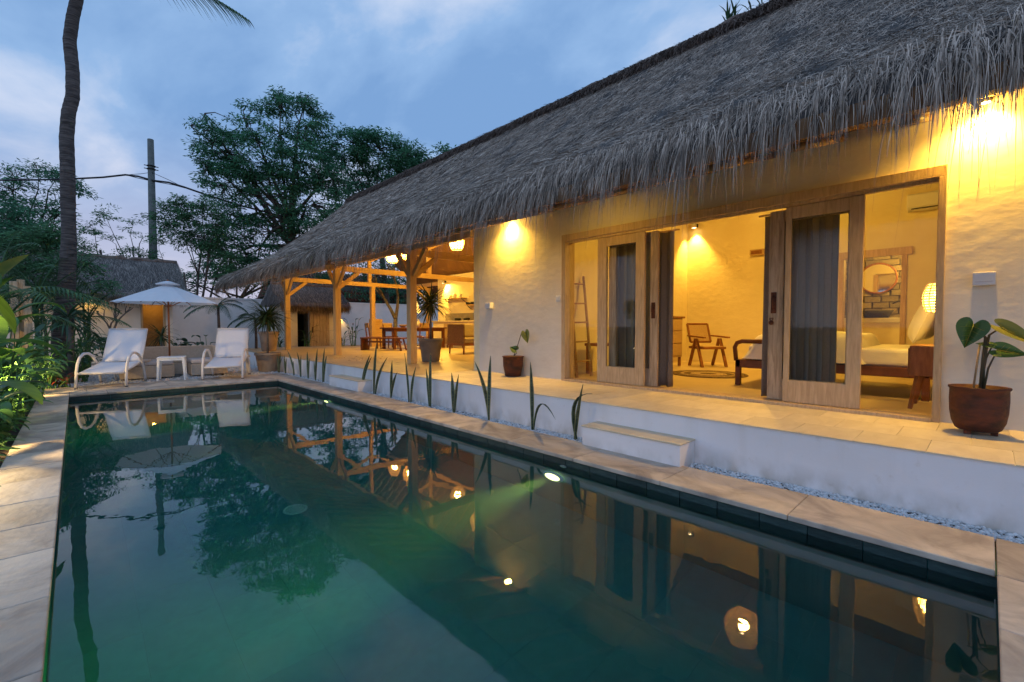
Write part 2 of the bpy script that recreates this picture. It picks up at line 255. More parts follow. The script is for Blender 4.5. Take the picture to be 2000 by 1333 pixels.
# ------------------------------------------------------------------ mesh helpers
class MB:
    def __init__(s): s.v = []; s.f = []; s.mi = []; s.cur = 0; s.sm = []
    def add(s, vs, fs, smooth=False):
        o = len(s.v); s.v.extend([tuple(p) for p in vs])
        for f in fs: s.f.append(tuple(i+o for i in f)); s.mi.append(s.cur); s.sm.append(smooth)
        return s
    def box(s, lo, hi, rot=None, c=None):
        x0, y0, z0 = lo; x1, y1, z1 = hi
        vs = [Vector(p) for p in ((x0,y0,z0),(x1,y0,z0),(x1,y1,z0),(x0,y1,z0),(x0,y0,z1),(x1,y0,z1),(x1,y1,z1),(x0,y1,z1))]
        if rot is not None:
            c = Vector(c) if c is not None else sum(vs, Vector())/8
            m = Euler(rot).to_matrix(); vs = [m @ (p-c) + c for p in vs]
        return s.add(vs, [(0,3,2,1),(4,5,6,7),(0,1,5,4),(1,2,6,5),(2,3,7,6),(3,0,4,7)])
    def bar(s, p0, p1, w, h, up=(0, 0, 1), t=1.0):
        p0 = Vector(p0); p1 = Vector(p1); d = (p1-p0).normalized(); u = Vector(up)
        if abs(d.dot(u)) > 0.99: u = Vector((1, 0, 0))
        a = d.cross(u).normalized(); b = a.cross(d)
        vs = []
        for p, k in ((p0, 1.0), (p1, t)):
            for i, j in ((-1,-1),(1,-1),(1,1),(-1,1)): vs.append(p + a*(i*w/2*k) + b*(j*h/2*k))
        return s.add(vs, [(0,1,2,3),(7,6,5,4),(0,4,5,1),(1,5,6,2),(2,6,7,3),(3,7,4,0)])
    def tube(s, pts, rads, n=8, cap=True):
        pts = [Vector(p) for p in pts]
        if not hasattr(rads, '__len__'): rads = [rads]*len(pts)
        vs = []; fs = []; prev = None
        for i, p in enumerate(pts):
            d = (pts[min(i+1, len(pts)-1)] - pts[max(i-1, 0)])
            d = d.normalized() if d.length > 1e-9 else Vector((0, 0, 1))
            if prev is None:
                u = Vector((0, 0, 1)) if abs(d.z) < 0.9 else Vector((1, 0, 0)); a = d.cross(u).normalized()
            else:
                a = prev - d*prev.dot(d); a = a.normalized() if a.length > 1e-6 else d.orthogonal().normalized()
            prev = a; b = d.cross(a)
            for k in range(n):
                t = 2*math.pi*k/n; vs.append(p + (a*math.cos(t) + b*math.sin(t))*rads[i])
        for i in range(len(pts)-1):
            for k in range(n):
                q = (k+1) % n; fs.append((i*n+k, i*n+q, (i+1)*n+q, (i+1)*n+k))
        if cap: fs.append(tuple(range(n-1, -1, -1))); fs.append(tuple((len(pts)-1)*n+k for k in range(n)))
        return s.add(vs, fs, True)
    def lathe(s, prof, c=(0, 0, 0), n=24, sx=1.0, sy=1.0, cap=True, ax=None):
        vs = []; fs = []; c = Vector(c)
        for r, z in prof:
            for k in range(n):
                t = 2*math.pi*k/n; p = Vector((r*math.cos(t)*sx, r*math.sin(t)*sy, z))
                if ax is not None: p = ax @ p
                vs.append(c + p)
        m = len(prof)
        for i in range(m-1):
            for k in range(n):
                q = (k+1) % n; fs.append((i*n+k, i*n+q, (i+1)*n+q, (i+1)*n+k))
        if cap:
            if prof[0][0] > 1e-5: fs.append(tuple(range(n-1, -1, -1)))
            if prof[-1][0] > 1e-5: fs.append(tuple((m-1)*n+k for k in range(n)))
        return s.add(vs, fs, True)
    def sphere(s, c, r, n=10, m=6, sc=(1, 1, 1)):
        c = Vector(c); vs = []; fs = []
        for i in range(m+1):
            a = math.pi*i/m
            for k in range(n):
                t = 2*math.pi*k/n; vs.append(c + Vector((r*math.sin(a)*math.cos(t)*sc[0], r*math.sin(a)*math.sin(t)*sc[1], r*math.cos(a)*sc[2])))
        for i in range(m):
            for k in range(n):
                q = (k+1) % n; fs.append((i*n+k, (i+1)*n+k, (i+1)*n+q, i*n+q))
        return s.add(vs, fs, True)
    def poly_prism(s, pts, d):
        n = len(pts); d = Vector(d); vs = [Vector(p) for p in pts] + [Vector(p)+d for p in pts]
        return s.add(vs, [tuple(range(n-1, -1, -1)), tuple(range(n, 2*n))] + [(i, (i+1) % n, (i+1) % n+n, i+n) for i in range(n)])
    def blade(s, p, d, L, w, droop=0.3, n=5, prof=None, fold=0.0, side=None, twist=0.0):
        """a leaf: strip from p along d, bending down by droop, two halves folded along the midrib"""
        p = Vector(p); d = Vector(d).normalized(); vs = []; fs = []
        sd = Vector(side) if side is not None else d.cross(Vector((0, 0, 1)))
        if sd.length < 1e-4: sd = Vector((math.cos(U(0, 6)), math.sin(U(0, 6)), 0))
        sd.normalize(); q = p.copy(); st = L/n
        for i in range(n+1):
            t = i/n
            ww = w*(prof(t) if prof else math.sin(math.pi*min(1, 0.12+0.88*t))**0.8)
            if i == n: ww = max(ww*0.2, 0.0008)
            a = sd if not twist else Matrix.Rotation(twist*t, 3, d) @ sd
            nn = a.cross(d).normalized()
            vs += [q - a*(ww/2) + nn*(fold*ww), q, q + a*(ww/2) + nn*(fold*ww)]
            d = (d + Vector((0, 0, -1))*(droop*(0.4+1.6*t)/n)).normalized(); q = q + d*st
        for i in range(n):
            a = i*3; fs += [(a, a+1, a+4, a+3), (a+1, a+2, a+5, a+4)]
        return s.add(vs, fs, True)
    def build(s, name, m, parent=None, world=False, bevel=0.0, seg=2, sub=0, loc=None):
        me = bpy.data.meshes.new(name)
        vs = s.v
        if world and parent is not None:
            L = parent_origin(parent); vs = [(x-L[0], y-L[1], z-L[2]) for x, y, z in vs]
        me.from_pydata(vs, [], s.f)
        ms = m if isinstance(m, (list, tuple)) else [m]
        for k in ms: me.materials.append(MATS[k])
        me.polygons.foreach_set('material_index', s.mi); me.polygons.foreach_set('use_smooth', s.sm); me.update()
        o = bpy.data.objects.new(name, me); col.objects.link(o)
        if parent is not None: o.parent = parent
        if loc is not None: o.location = loc
        if bevel:
            b = o.modifiers.new('bevel', 'BEVEL'); b.width = bevel; b.segments = seg; b.limit_method = 'ANGLE'; b.angle_limit = R(40)
        if sub:
            q = o.modifiers.new('sub', 'SUBSURF'); q.levels = sub; q.render_levels = sub
        return o
def parent_origin(o):
    L = Vector((0, 0, 0))
    while o is not None: L += o.location; o = o.parent
    return L
def tag(o, label=None, cat=None, group=None, kind=None):
    if label: o['label'] = label
    if cat: o['category'] = cat
    if group: o['group'] = group
    if kind: o['kind'] = kind
    return o
def thing(name, label, cat, loc=(0, 0, 0), rz=0.0, group=None):
    o = bpy.data.objects.new(name, None); col.objects.link(o); o.empty_display_size = 0.1
    o.location = loc; o.rotation_euler = (0, 0, rz)
    return tag(o, label, cat, group)
def setting(name, loc=(0, 0, 0)):
    o = bpy.data.objects.new(name, None); col.objects.link(o); o.location = loc; o['kind'] = 'structure'; return o
def copy_tree(o, parent=None):
    c = o.copy(); col.objects.link(c)
    if parent is not None: c.parent = parent
    for ch in [k for k in bpy.data.objects if k.parent is o]: copy_tree(ch, c)
    return c
def piece(src, name, loc, parent, sc=None, rz=0.0):
    o = bpy.data.objects.new(name, src); col.objects.link(o); o.parent = parent; o.location = loc; o.rotation_euler = (0, 0, rz)
    if sc: o.scale = sc
    return o
def np_mesh(name, verts, quads, m, parent=None, smooth=True, kind=None):
    """verts (N,3), quads (M,4) -> one mesh quickly"""
    me = bpy.data.meshes.new(name); nv = len(verts); nf = len(quads)
    me.vertices.add(nv); me.vertices.foreach_set('co', np.asarray(verts, np.float32).ravel())
    me.loops.add(nf*4); me.polygons.add(nf)
    me.loops.foreach_set('vertex_index', np.asarray(quads, np.int32).ravel())
    me.polygons.foreach_set('loop_start', np.arange(0, nf*4, 4, dtype=np.int32))
    me.polygons.foreach_set('use_smooth', np.full(nf, smooth))
    me.materials.append(MATS[m]); me.update(calc_edges=True); me.validate()
    o = bpy.data.objects.new(name, me); col.objects.link(o)
    if parent is not None: o.parent = parent
    if kind: o['kind'] = kind
    return o
def lamp(kind, loc, energy, parent, color=WARM, size=0.04, target=None, angle=90, blend=0.6):
    l = bpy.data.lights.new('lamp_light', kind); l.energy = energy; l.color = color; l.shadow_soft_size = size
    if kind == 'SPOT': l.spot_size = R(angle); l.spot_blend = blend
    o = bpy.data.objects.new('lamp_light', l); col.objects.link(o)
    L = parent_origin(parent) if parent is not None else Vector()
    o.parent = parent; o.location = Vector(loc) - L
    if target is not None: o.rotation_euler = (Vector(target)-Vector(loc)).to_track_quat('-Z', 'Y').to_euler()
    return o

# ------------------------------------------------------------------ ground, pool, water
TZ = 0.42                                   # terrace level
PX0, PX1, PY0, PY1 = -0.15, 3.53, -0.09, 11.88
WZ = -0.105; PD = -1.35
g = MB()
G = 400.0; hx0, hx1, hy0, hy1 = -0.40, 3.75, -0.45, 12.2
for (x0, y0, x1, y1) in ((-G, -G, hx0, G), (hx1, -G, G, G), (hx0, -G, hx1, hy0), (hx0, hy1, hx1, G)):
    g.add([(x0, y0, -0.06), (x1, y0, -0.06), (x1, y1, -0.06), (x0, y1, -0.06)], [(0, 1, 2, 3)])
tag(g.build('ground', 'grass_ground'), kind='structure')
pool = setting('swimming_pool', (1.7, 6, 0))
b = MB()
w = 0.22; top = -0.04
b.box((PX0-w, PY0-w, PD-0.2), (PX1+w, PY1+w, PD-0.006))
b.box((PX0-w, PY0-w, PD-0.006), (PX0-0.012, PY1+w, top)); b.box((PX1+0.012, PY0-w, PD-0.006), (PX1+w, PY1+w, top))
b.box((PX0-0.012, PY0-w, PD-0.006), (PX1+0.012, PY0-0.012, top)); b.box((PX0-0.012, PY1+0.012, PD-0.006), (PX1+0.012, PY1+w, top))
b.build('basin', 'pool_tile', pool, world=True)
# floor tiles (single sheets of stone, joints recessed)
tm = MB(); tm.box((-0.5, -0.5, -0.5), (0.5, 0.5, 0.5)); tme = bpy.data.meshes.new('pool_tile'); tme.from_pydata(tm.v, [], tm.f); tme.materials.append(MATS['pool_tile'])
nx, ny = 9, 29
sx = (PX1-PX0)/nx; sy = (PY1-PY0)/ny
for i in range(nx):
    for j in range(ny):
        piece(tme, 'pool_tile', (PX0+(i+.5)*sx-1.7, PY0+(j+.5)*sy-6, PD+0.003+U(0, .001)), pool, (sx-.001, sy-.001, .016))
bme = bpy.data.meshes.new('waterline_tile'); bme.from_pydata(tm.v, [], tm.f); bme.materials.append(MATS['band_tile'])
sb = 0.30
n = int(round((PY1-PY0)/sb)); st = (PY1-PY0)/n
for j in range(n):
    for side, x in ((1, PX1+0.004), (-1, PX0-0.004)):
        piece(bme, 'waterline_tile', (x-1.7, PY0+(j+.5)*st-6, -0.195), pool, (.016+U(0, .004), st-.006, .30))
n = int(round((PX1-PX0)/sb)); st = (PX1-PX0)/n
for j in range(n):
    piece(bme, 'waterline_tile', (PX0+(j+.5)*st-1.7, PY1+0.004-6, -0.195), pool, (st-.006, .016+U(0, .004), .30))
# coping stones
def coping_row(x0, x1, y0, y1, along, unit):
    tot = (y1-y0) if along == 'y' else (x1-x0); k = max(1, int(round(tot/unit))); cuts = [0.0]
    for i in range(1, k): cuts.append(tot*i/k + U(-.07, .07))
    cuts.append(tot)
    for a, c in zip(cuts[:-1], cuts[1:]):
        m = MB(); gp = 0.0018; dz = U(-.0015, .0015)
        if along == 'y': m.box((x0, y0+a+gp, -0.038), (x1, y0+c-gp, dz))
        else: m.box((x0+a+gp, y0, -0.038), (x0+c-gp, y1, dz))
        o = m.build('coping_stone', 'stone_coping', None, bevel=0.007, seg=3)
        ctr = sum((Vector(v) for v in m.v), Vector())/8
        for v in o.data.vertices: v.co -= ctr
        o.parent = pool; o.location = ctr - Vector((1.7, 6, 0))
ov = 0.03
coping_row(-0.53, PX0+ov, -0.62, 12.35, 'y', 0.62)
coping_row(PX1-ov, 4.05, PY0+ov, 12.35, 'y', 0.95)
coping_row(PX0+ov+.004, 4.05, -0.62, PY0+ov-.004, 'x', 0.6)
coping_row(PX0+ov+.004, PX1-ov-.004, PY1-ov, 12.35, 'x', 0.6)
# stone deck under the loungers
for x0, y0 in [(x, y) for x in np.arange(-0.53, 4.0, 0.66) for y in (12.36, 12.90)]:
    m = MB(); m.box((x0, y0, -0.05), (min(x0+.654, 4.05), y0+.534, U(-.002, .001)))
    m.build('deck_stone', 'stone_coping', pool, world=True, bevel=0.006)
wt = MB()
nxw, nyw = 1, 1
wt.box((PX0-0.05, PY0-0.05, PD-0.05), (PX1+0.05, PY1+0.05, WZ))
tag(wt.build('water', 'pool_water'), kind='structure')
# bed soil, pebble ground
m = MB(); m.box((-6.0, -2.0, -0.3), (-0.535, 13.4, -0.035)); tag(m.build('planting_bed', 'soil'), kind='structure')
m = MB(); m.box((-6.0, 13.46, -0.3), (4.27, 26.0, -0.03)); tag(m.build('pebble_ground', 'pebble'), kind='structure')

def pebbles(name, x0, x1, y0, y1, n, r0, r1, z):
    ico = []; vs, fs = [], []
    base = [(0, 0, 1), (1, 0, 0.1), (0.3, 0.95, 0), (-0.8, 0.6, -0.1), (-0.8, -0.6, 0.05), (0.3, -0.95, 0), (0, 0, -1)]
    base = np.array(base); P = []; Q = []
    F = [(0, 1, 2, 2), (0, 2, 3, 3), (0, 3, 4, 4), (0, 4, 5, 5), (0, 5, 1, 1)]
    for i in range(n):
        r = U(r0, r1); a = U(0, 6.28); cx, cy = U(x0, x1), U(y0, y1)
        q = base*np.array([r*U(.8, 1.4), r, r*U(.5, .8)]); c, s = math.cos(a), math.sin(a)
        q = np.stack([q[:, 0]*c-q[:, 1]*s, q[:, 0]*s+q[:, 1]*c, q[:, 2]], 1) + [cx, cy, z+U(-.3, .4)*r]
        o = len(P)*7; P.append(q); Q += [(o, o+1, o+2), (o, o+2, o+3), (o, o+3, o+4), (o, o+4, o+5), (o, o+5, o+1), (o+6, o+2, o+1), (o+6, o+3, o+2), (o+6, o+4, o+3), (o+6, o+5, o+4), (o+6, o+1, o+5)]
    me = bpy.data.meshes.new(name); me.from_pydata(np.concatenate(P).tolist(), [], Q); me.materials.append(MATS['pebble'])
    me.polygons.foreach_set('use_smooth', [True]*len(Q))
    o = bpy.data.objects.new(name, me); col.objects.link(o); tag(o, kind='stuff'); return o
tag(pebbles('white_pebbles', 4.055, 4.285, -1.0, 5.2, 5200, .010, .021, -.03), 'white pebbles in the strip between pool coping and terrace wall', 'pebbles')
tag(pebbles('white_pebbles', 4.055, 4.285, 5.2, 13.4, 3000, .014, .024, -.03), 'white pebbles in the far strip beside the pool coping', 'pebbles')
tag(pebbles('white_pebbles', -0.5, 4.2, 13.46, 16.5, 5000, .018, .034, -.028), 'white pebbles under the loungers and outdoor sofa', 'pebbles')
m = MB(); m.box((4.052, -1.2, -0.3), (4.285, 13.46, -0.03)); tag(m.build('pebble_strip', 'soil'), kind='structure')

# ------------------------------------------------------------------ terrace
ter = setting('terrace', (4.3, 0, 0))
m = MB(); m.box((4.285, -3.0, -0.3), (13.5, 19.9, 0.412)); m.build('terrace_base', 'riser_render', ter, world=True, bevel=0.004)
tt = MB(); tt.box((-.5, -.5, -.5), (.5, .5, .5)); tte = bpy.data.meshes.new('terrace_tile'); tte.from_pydata(tt.v, [], tt.f); tte.materials.append(MATS['terrace_tile'])
wy = 0.42; xs = [4.272, 4.742, 5.212, 5.682]
for i in range(3):
    y = -1.4 + (0.21 if i % 2 else 0.0)
    while y < 6.8:
        hgt = 0.0075+U(0, .0008)
        piece(tte, 'terrace_tile', ((xs[i]+xs[i+1])/2-4.3, y+wy/2, 0.4122+hgt/2), ter, (xs[i+1]-xs[i]-.003, wy-.003, hgt)); y += wy
YS = 7.02
m = MB(); m.box((4.272, YS, 0.4122), (13.4, 19.9, 0.42)); m.build('pavilion_floor', 'floor_cement', ter, world=True)
m = MB(); m.box((5.684, -2.5, 0.4122), (13.4, 6.84, 0.42)); m.build('bedroom_floor', 'floor_cement', ter, world=True)
def step(y0, y1, label):
    t = thing('garden_step', label, 'step', (4.14, (y0+y1)/2, -0.05))
    m = MB(); m.box((3.985, y0, -0.05), (4.284, y1, 0.195)); m.build('block', 'riser_render', t, world=True, bevel=0.006)
    m = MB(); m.box((3.975, y0-.008, 0.196), (4.284, y1+.008, 0.212)); m.build('tread', 'terrace_tile', t, world=True, bevel=0.004)
step(1.93, 3.05, 'white plastered step block with cream stone tread in front of the bedroom doors')
step(8.55, 9.95, 'low white step block with cream tread at the pavilion, among the snake plants')

# ------------------------------------------------------------------ house
XR, ZR = 8.9, 6.62
def zu(x):                                    # underside of the roof
    x = XR - abs(x-XR)
    pts = ((3.80, 2.64), (5.68, 3.25), (8.9, 6.25))
    for (a, za), (c, zc) in zip(pts[:-1], pts[1:]):
        if x <= c: return za + (zc-za)*(x-a)/(c-a)
    return pts[-1][1]
def zt(x):
    x = XR - abs(x-XR)
    pts = ((3.78, 2.74), (3.88, 2.96), (4.05, 3.10), (4.5, 3.32), (5.68, 4.06), (7.2, 5.26), (8.9, 6.80))
    for (a, za), (c, zc) in zip(pts[:-1], pts[1:]):
        if x <= c: return za + (zc-za)*(x-a)/(c-a)
    return pts[-1][1]
house = thing('villa', 'long white villa with a thatched roof, glazed bedroom doors and open timber pavilion', 'house', (5.68, 3.0, TZ))
def hb(mb, name, m, parent=house, **k): return mb.build(name, m, parent, world=True, **k)
XF = 5.68; DY0, DY1, DZ = 0.283, 4.73, 2.735
m = MB()
m.box((XF, DY1, TZ-.012), (XF+.2, 6.85, 3.30)); m.box((XF, -3.0, TZ-.012), (XF+.2, DY0, 3.30)); m.box((XF, DY0, DZ), (XF+.2, DY1, 3.30))
hb(m, 'front_wall', 'plaster')
def xwall(y0, y1, x0, x1, name, mt, n=12):
    m = MB(); pts = [(x0, y0, TZ-.01)] + [(x1, y0, TZ-.01)]
    for i in range(n+1):
        x = x1 + (x0-x1)*i/n; pts.append((x, y0, zu(x)-.015))
    m.poly_prism(pts, (0, y1-y0, 0)); return hb(m, name, mt)
xwall(6.85, YS, XF, 13.3, 'side_wall', 'plaster_in'); xwall(5.2, 5.35, XF+.2, 11.0, 'bedroom_side_wall', 'plaster_in'); xwall(-0.75, -0.6, XF+.2, 13.3, 'bedroom_head_wall', 'plaster_in')
xwall(2.9, 3.0, 11.16, 13.15, 'bathroom_side_wall', 'plaster_in')
m = MB(); zb = zu(11.05)-.05
by0, by1, bz = 1.08, 2.05, 2.62
m.box((11.0, by1, TZ-.01), (11.15, 5.2, zb)); m.box((11.0, -.6, TZ-.01), (11.15, by0, zb)); m.box((11.0, by0, bz), (11.15, by1, zb)); hb(m, 'bedroom_back_wall', 'plaster_in')
m = MB(); m.box((13.15, -.75, TZ-.01), (13.3, 6.85, zu(13.3)-.0)); hb(m, 'bathroom_back_wall', 'mortar')
m = MB(); m.box((11.7, YS, TZ-.01), (11.85, 17.0, zu(11.85)-.03)); hb(m, 'kitchen_wall', 'plaster_in')
# bathroom doorway frame and stone wall
fr = MB(); fr.box((10.96, by0-.1, bz-.02), (11.0, by1+.1, bz+.12)); hb(fr, 'doorway_head', 'door_wood', bevel=.004)
fr = MB(); fr.box((10.975, by0-.03, TZ), (11.16, by0+.05, bz-.02)); hb(fr, 'doorway_jamb', 'door_wood', bevel=.004)
fr = MB(); fr.box((10.975, by1-.05, TZ), (11.16, by1+.03, bz-.02)); hb(fr, 'doorway_jamb', 'door_wood', bevel=.004)
bk = MB(); bk.box((-.5, -.5, -.5), (.5, .5, .5)); bke = bpy.data.meshes.new('stone_brick'); bke.from_pydata(bk.v, [], bk.f); bke.materials.append(MATS['brick_stone'])
HL = Vector(house.location)
for r in range(15):
    for c in range(7):
        piece(bke, 'stone_brick', Vector((13.12, 0.75+c*.31+(.15 if r % 2 else 0)+U(-.01, .01), 0.95+r*.135)) - HL, house, (.08+U(-.012, .015), .30-U(.0, .025), .122-U(0, .012)))

# roof body
m = MB(); xs_ = [3.80, 3.84, 3.92, 4.15, 4.4, 5.0, 5.68, 6.4, 7.2, 8.1, 8.65, 8.9]; xs_ += [2*XR-x for x in xs_[-2::-1]]
Y0R, Y1R, NY = -2.6, 19.7, 90
rows = []
for j in range(NY+1):
    y = Y0R + (Y1R-Y0R)*j/NY
    rows.append([Vector((x, y, zt(x)+ (0.02*math.sin(y*3.1+x*2)+0.015*math.sin(y*7.7+x*5) if 3.9 < x < 13.9 else 0))) for x in xs_])
nxr = len(xs_); vs = [v for r_ in rows for v in r_]; fs = []
for j in range(NY):
    for i in range(nxr-1): fs.append((j*nxr+i, j*nxr+i+1, (j+1)*nxr+i+1, (j+1)*nxr+i))
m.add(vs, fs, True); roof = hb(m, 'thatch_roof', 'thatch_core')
m = MB(); vs = []
for y in (Y0R, Y1R):
    for x in xs_: vs.append((x, y, zu(x)))
fs = [(i+1, i, nxr+i, nxr+i+1) for i in range(nxr-1)]
m.add(vs, fs)
for q, y in ((0, Y0R), (1, Y1R)):            # gable verges
    vv = [(x, y, zu(x)) for x in xs_] + [(x, y, zt(x)) for x in xs_]
    ff = [(i, i+1, nxr+i+1, nxr+i) for i in range(nxr-1)]
    if q: ff = [f[::-1] for f in ff]
    m.add(vv, ff)
m.add([(3.80, Y0R, zu(3.8)), (3.80, Y1R, zu(3.8)), (3.80, Y1R, zt(3.8)), (3.80, Y0R, zt(3.8))], [(0, 1, 2, 3)])
x9 = 2*XR-3.8
m.add([(x9, Y0R, zu(x9)), (x9, Y1R, zu(x9)), (x9, Y1R, zt(x9)), (x9, Y0R, zt(x9))], [(3, 2, 1, 0)])
hb(m, 'soffit', 'soffit')

def strands(P, D, L, W, droop, n=3, side=None, name='thatch', m='thatch', parent=None, curl=0.0):
    """many straw strips at once. P roots, D directions (N,3), L,W,droop arrays"""
    N = len(P); D = D/np.linalg.norm(D, axis=1, keepdims=True)
    if side is None:
        side = np.cross(D, RNG.normal(size=(N, 3)))
    side = side/np.maximum(np.linalg.norm(side, axis=1, keepdims=True), 1e-6)
    V = np.zeros((N, (n+1)*2, 3), np.float32); q = P.copy(); d = D.copy()
    for i in range(n+1):
        t = i/n; w = (W*(1.0-0.85*t**1.5))[:, None]/2
        V[:, 2*i] = q - side*w; V[:, 2*i+1] = q + side*w
        d = d + np.array([0, 0, -1.0])*(droop[:, None]/n)
        if curl: d = d + RNG.normal(scale=curl/n, size=(N, 3))
        d = d/np.linalg.norm(d, axis=1, keepdims=True); q = q + d*(L[:, None]/n)
    base = (np.arange(N)*(n+1)*2)[:, None]
    Q = np.concatenate([base + np.array([[2*i, 2*i+1, 2*i+3, 2*i+2]]) for i in range(n)], 1).reshape(-1, 4)
    V = V.reshape(-1, 3)
    if parent is not None: V = V - np.array(parent_origin(parent), np.float32)
    return np_mesh(name, V, Q, m, parent, kind='stuff')
# straw of the pool-side slope: dense near the camera, coarser far away
def slope_straw(n, ya, yb, L0, L1, W0, W1, name, NZ=.4):
    xs = 3.86 + (8.95-3.86)*RNG.random(n)**1.0; ys = ya + (yb-ya)*RNG.random(n)
    zs = np.array([zt(x) for x in xs]) + RNG.uniform(-.01, .025, n)
    P = np.stack([xs, ys, zs], 1); e = 0.05
    sl = np.array([(zt(min(x+e, 8.9))-zt(x-e))/(min(x+e, 8.9)-x+e) for x in xs])
    D = np.stack([-np.ones(n), RNG.normal(0, NZ, n), -sl + RNG.uniform(.0, .5, n)], 1)
    L = RNG.uniform(L0, L1, n); W = RNG.uniform(W0, W1, n)
    side = np.stack([RNG.normal(0, .35, n), np.ones(n), RNG.normal(0, .6, n)], 1)
    return strands(P, D, L, W, RNG.uniform(.15, .55, n), 2, side, name, 'thatch', roof)
slope_straw(88000, -2.3, 3.6, .10, .30, .0035, .0085, 'straw', .75)
slope_straw(82000, 3.6, 10.0, .12, .34, .005, .011, 'straw', .6)
slope_straw(60000, 10.0, 19.75, .16, .42, .010, .020, 'straw', .5)
def eave_fringe(n, ya, yb, L0, L1, W0, W1, m_, name, xlo=3.78, xhi=4.0, clump=0.16, lift=.25):
    ys = ya + (yb-ya)*RNG.random(n)
    cl = np.sin(ys*7.3)+np.sin(ys*17.1+1)+np.sin(ys*3.1+2)
    ys = ys + clump*.25*np.sin(ys*2*math.pi/clump)
    xs = xlo + (xhi-xlo)*RNG.random(n)
    zs = 2.84 + (xs-3.78)*1.25 + RNG.uniform(-.12, .07, n)
    P = np.stack([xs, ys, zs], 1)
    D = np.stack([-RNG.uniform(.25, 1.0, n), RNG.normal(0, .22, n), -RNG.uniform(.35, 1.1, n)], 1)
    L = (L0+(L1-L0)*RNG.random(n)**1.3)*(1+.20*cl)*np.where(RNG.random(n) < .05, 1.8, 1.0); W = RNG.uniform(W0, W1, n)
    side = np.stack([RNG.normal(0, .6, n), np.ones(n), RNG.normal(0, .15, n)], 1)
    return strands(P, D, np.maximum(L, .06), W, RNG.uniform(1.6, 3.2, n), 4, side, name, m_, roof, curl=.10)
eave_fringe(12000, -2.3, 3.6, .08, .36, .003, .008, 'thatch', 'fringe')
eave_fringe(11000, 3.6, 10.0, .08, .35, .004, .010, 'thatch', 'fringe')
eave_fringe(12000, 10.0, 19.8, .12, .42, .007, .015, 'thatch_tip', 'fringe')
eave_fringe(900, -2.3, 9.0, .45, .75, .003, .007, 'thatch_tip', 'fringe', lift=.1)
def verge_fringe(n):                          # the gable end hangs over too
    s = RNG.random(n); xs = 3.8 + 5.1*s; zs = np.array([zt(x) for x in xs]) - RNG.uniform(0, .25, n)
    P = np.stack([xs, np.full(n, 19.66)+RNG.uniform(-.15, .05, n), zs], 1)
    D = np.stack([-RNG.uniform(.1, .9, n), RNG.uniform(.1, .8, n), -RNG.uniform(.2, .9, n)], 1)
    strands(P, D, RNG.uniform(.15, .42, n), RNG.uniform(.012, .026, n), RNG.uniform(1, 2.6, n), 3, None, 'fringe', 'thatch_tip', roof, curl=.1)
verge_fringe(3500)
# ridge roll
m = MB(); pts = []; rad = []
for j in range(150):
    y = Y0R + (Y1R-Y0R)*j/149; pts.append((XR-.02, y, 6.79+.018*math.sin(y*2.3)+.016*math.sin(y*5.9+1))); rad.append(.135+.014*math.sin(y*4.1)+.010*math.sin(y*9.7))
m.tube(pts, rad, 10); hb(m, 'ridge_roll', 'thatch_ridge')
n = 20000; ys = RNG.uniform(Y0R, Y1R, n); an = RNG.uniform(.7, 3.7, n)
P = np.stack([XR+np.cos(an)*.15, ys, 6.79+np.sin(an)*.15], 1)
D = np.stack([np.cos(an)*.5-.5, RNG.normal(-.5, .6, n), np.sin(an)*.35-.35], 1)
strands(P, D, RNG.uniform(.12, .36, n), RNG.uniform(.008, .020, n), RNG.uniform(.5, 1.5, n), 2, None, 'ridge_straw', 'thatch_ridge', roof)

# bamboo rafters under the pavilion roof and the eave
def rafters():
    for j in range(31):
        y = 7.25 + j*.405
        m = MB(); m.tube([(3.95, y, zu(3.95)-.045), (5.68, y, zu(5.68)-.05), (8.86, y, zu(8.86)-.06)], .035, 6); hb(m, 'bamboo_rafter', 'bamboo')
        m = MB(); m.tube([(2*XR-5.3, y, zu(2*XR-5.3)-.045), (XR+.04, y, zu(8.86)-.06)], .035, 6); hb(m, 'bamboo_rafter', 'bamboo')
    for j in range(13):
        y = -1.5 + j*.64
        m = MB(); m.tube([(3.95, y, zu(3.95)-.045), (5.67, y, zu(5.67)-.05)], .035, 6); hb(m, 'bamboo_rafter', 'bamboo')
rafters()
# timber frame of the pavilion
YP = (9.28, 13.46, 17.9)
def brace(p0, p1, w=.075): m = MB(); m.bar(p0, p1, w, .11); hb(m, 'brace', 'beam_wood', bevel=.004)
for y in YP:
    m = MB(); m.box((5.57, y-.085, TZ), (5.74, y+.085, 3.03)); hb(m, 'post', 'post_wood', bevel=.006)
    m = MB(); m.box((5.45, y-.055, 2.93), (11.695, y+.055, 3.09)); 
    hb(m, 'tie_beam', 'beam_wood', bevel=.005)
    m = MB(); m.box((8.83, y-.06, 3.09), (8.97, y+.06, 6.0)); hb(m, 'king_post', 'post_wood', bevel=.005)
    brace((8.83, y, 4.0), (7.35, y, 4.72)); brace((8.97, y, 4.0), (10.45, y, 4.72))
    for s in (-1, 1): brace((5.655, y+s*.085, 2.46), (5.655, y+s*.62, 3.03))
    brace((5.74, y, 2.45), (6.35, y, 2.94)); brace((11.69, y, 2.45), (11.1, y, 2.94))
for y in (17.9,):
    m = MB(); m.box((11.7, y-.085, TZ), (11.87, y+.085, 3.03)); hb(m, 'post', 'post_wood', bevel=.006)
m = MB(); m.box((8.95, 17.82, TZ), (9.12, 17.99, 2.93)); hb(m, 'post', 'post_wood', bevel=.006)
m = MB(); m.box((5.60, YS, 3.03), (5.71, 19.5, 3.20)); hb(m, 'wall_plate', 'beam_wood', bevel=.005)
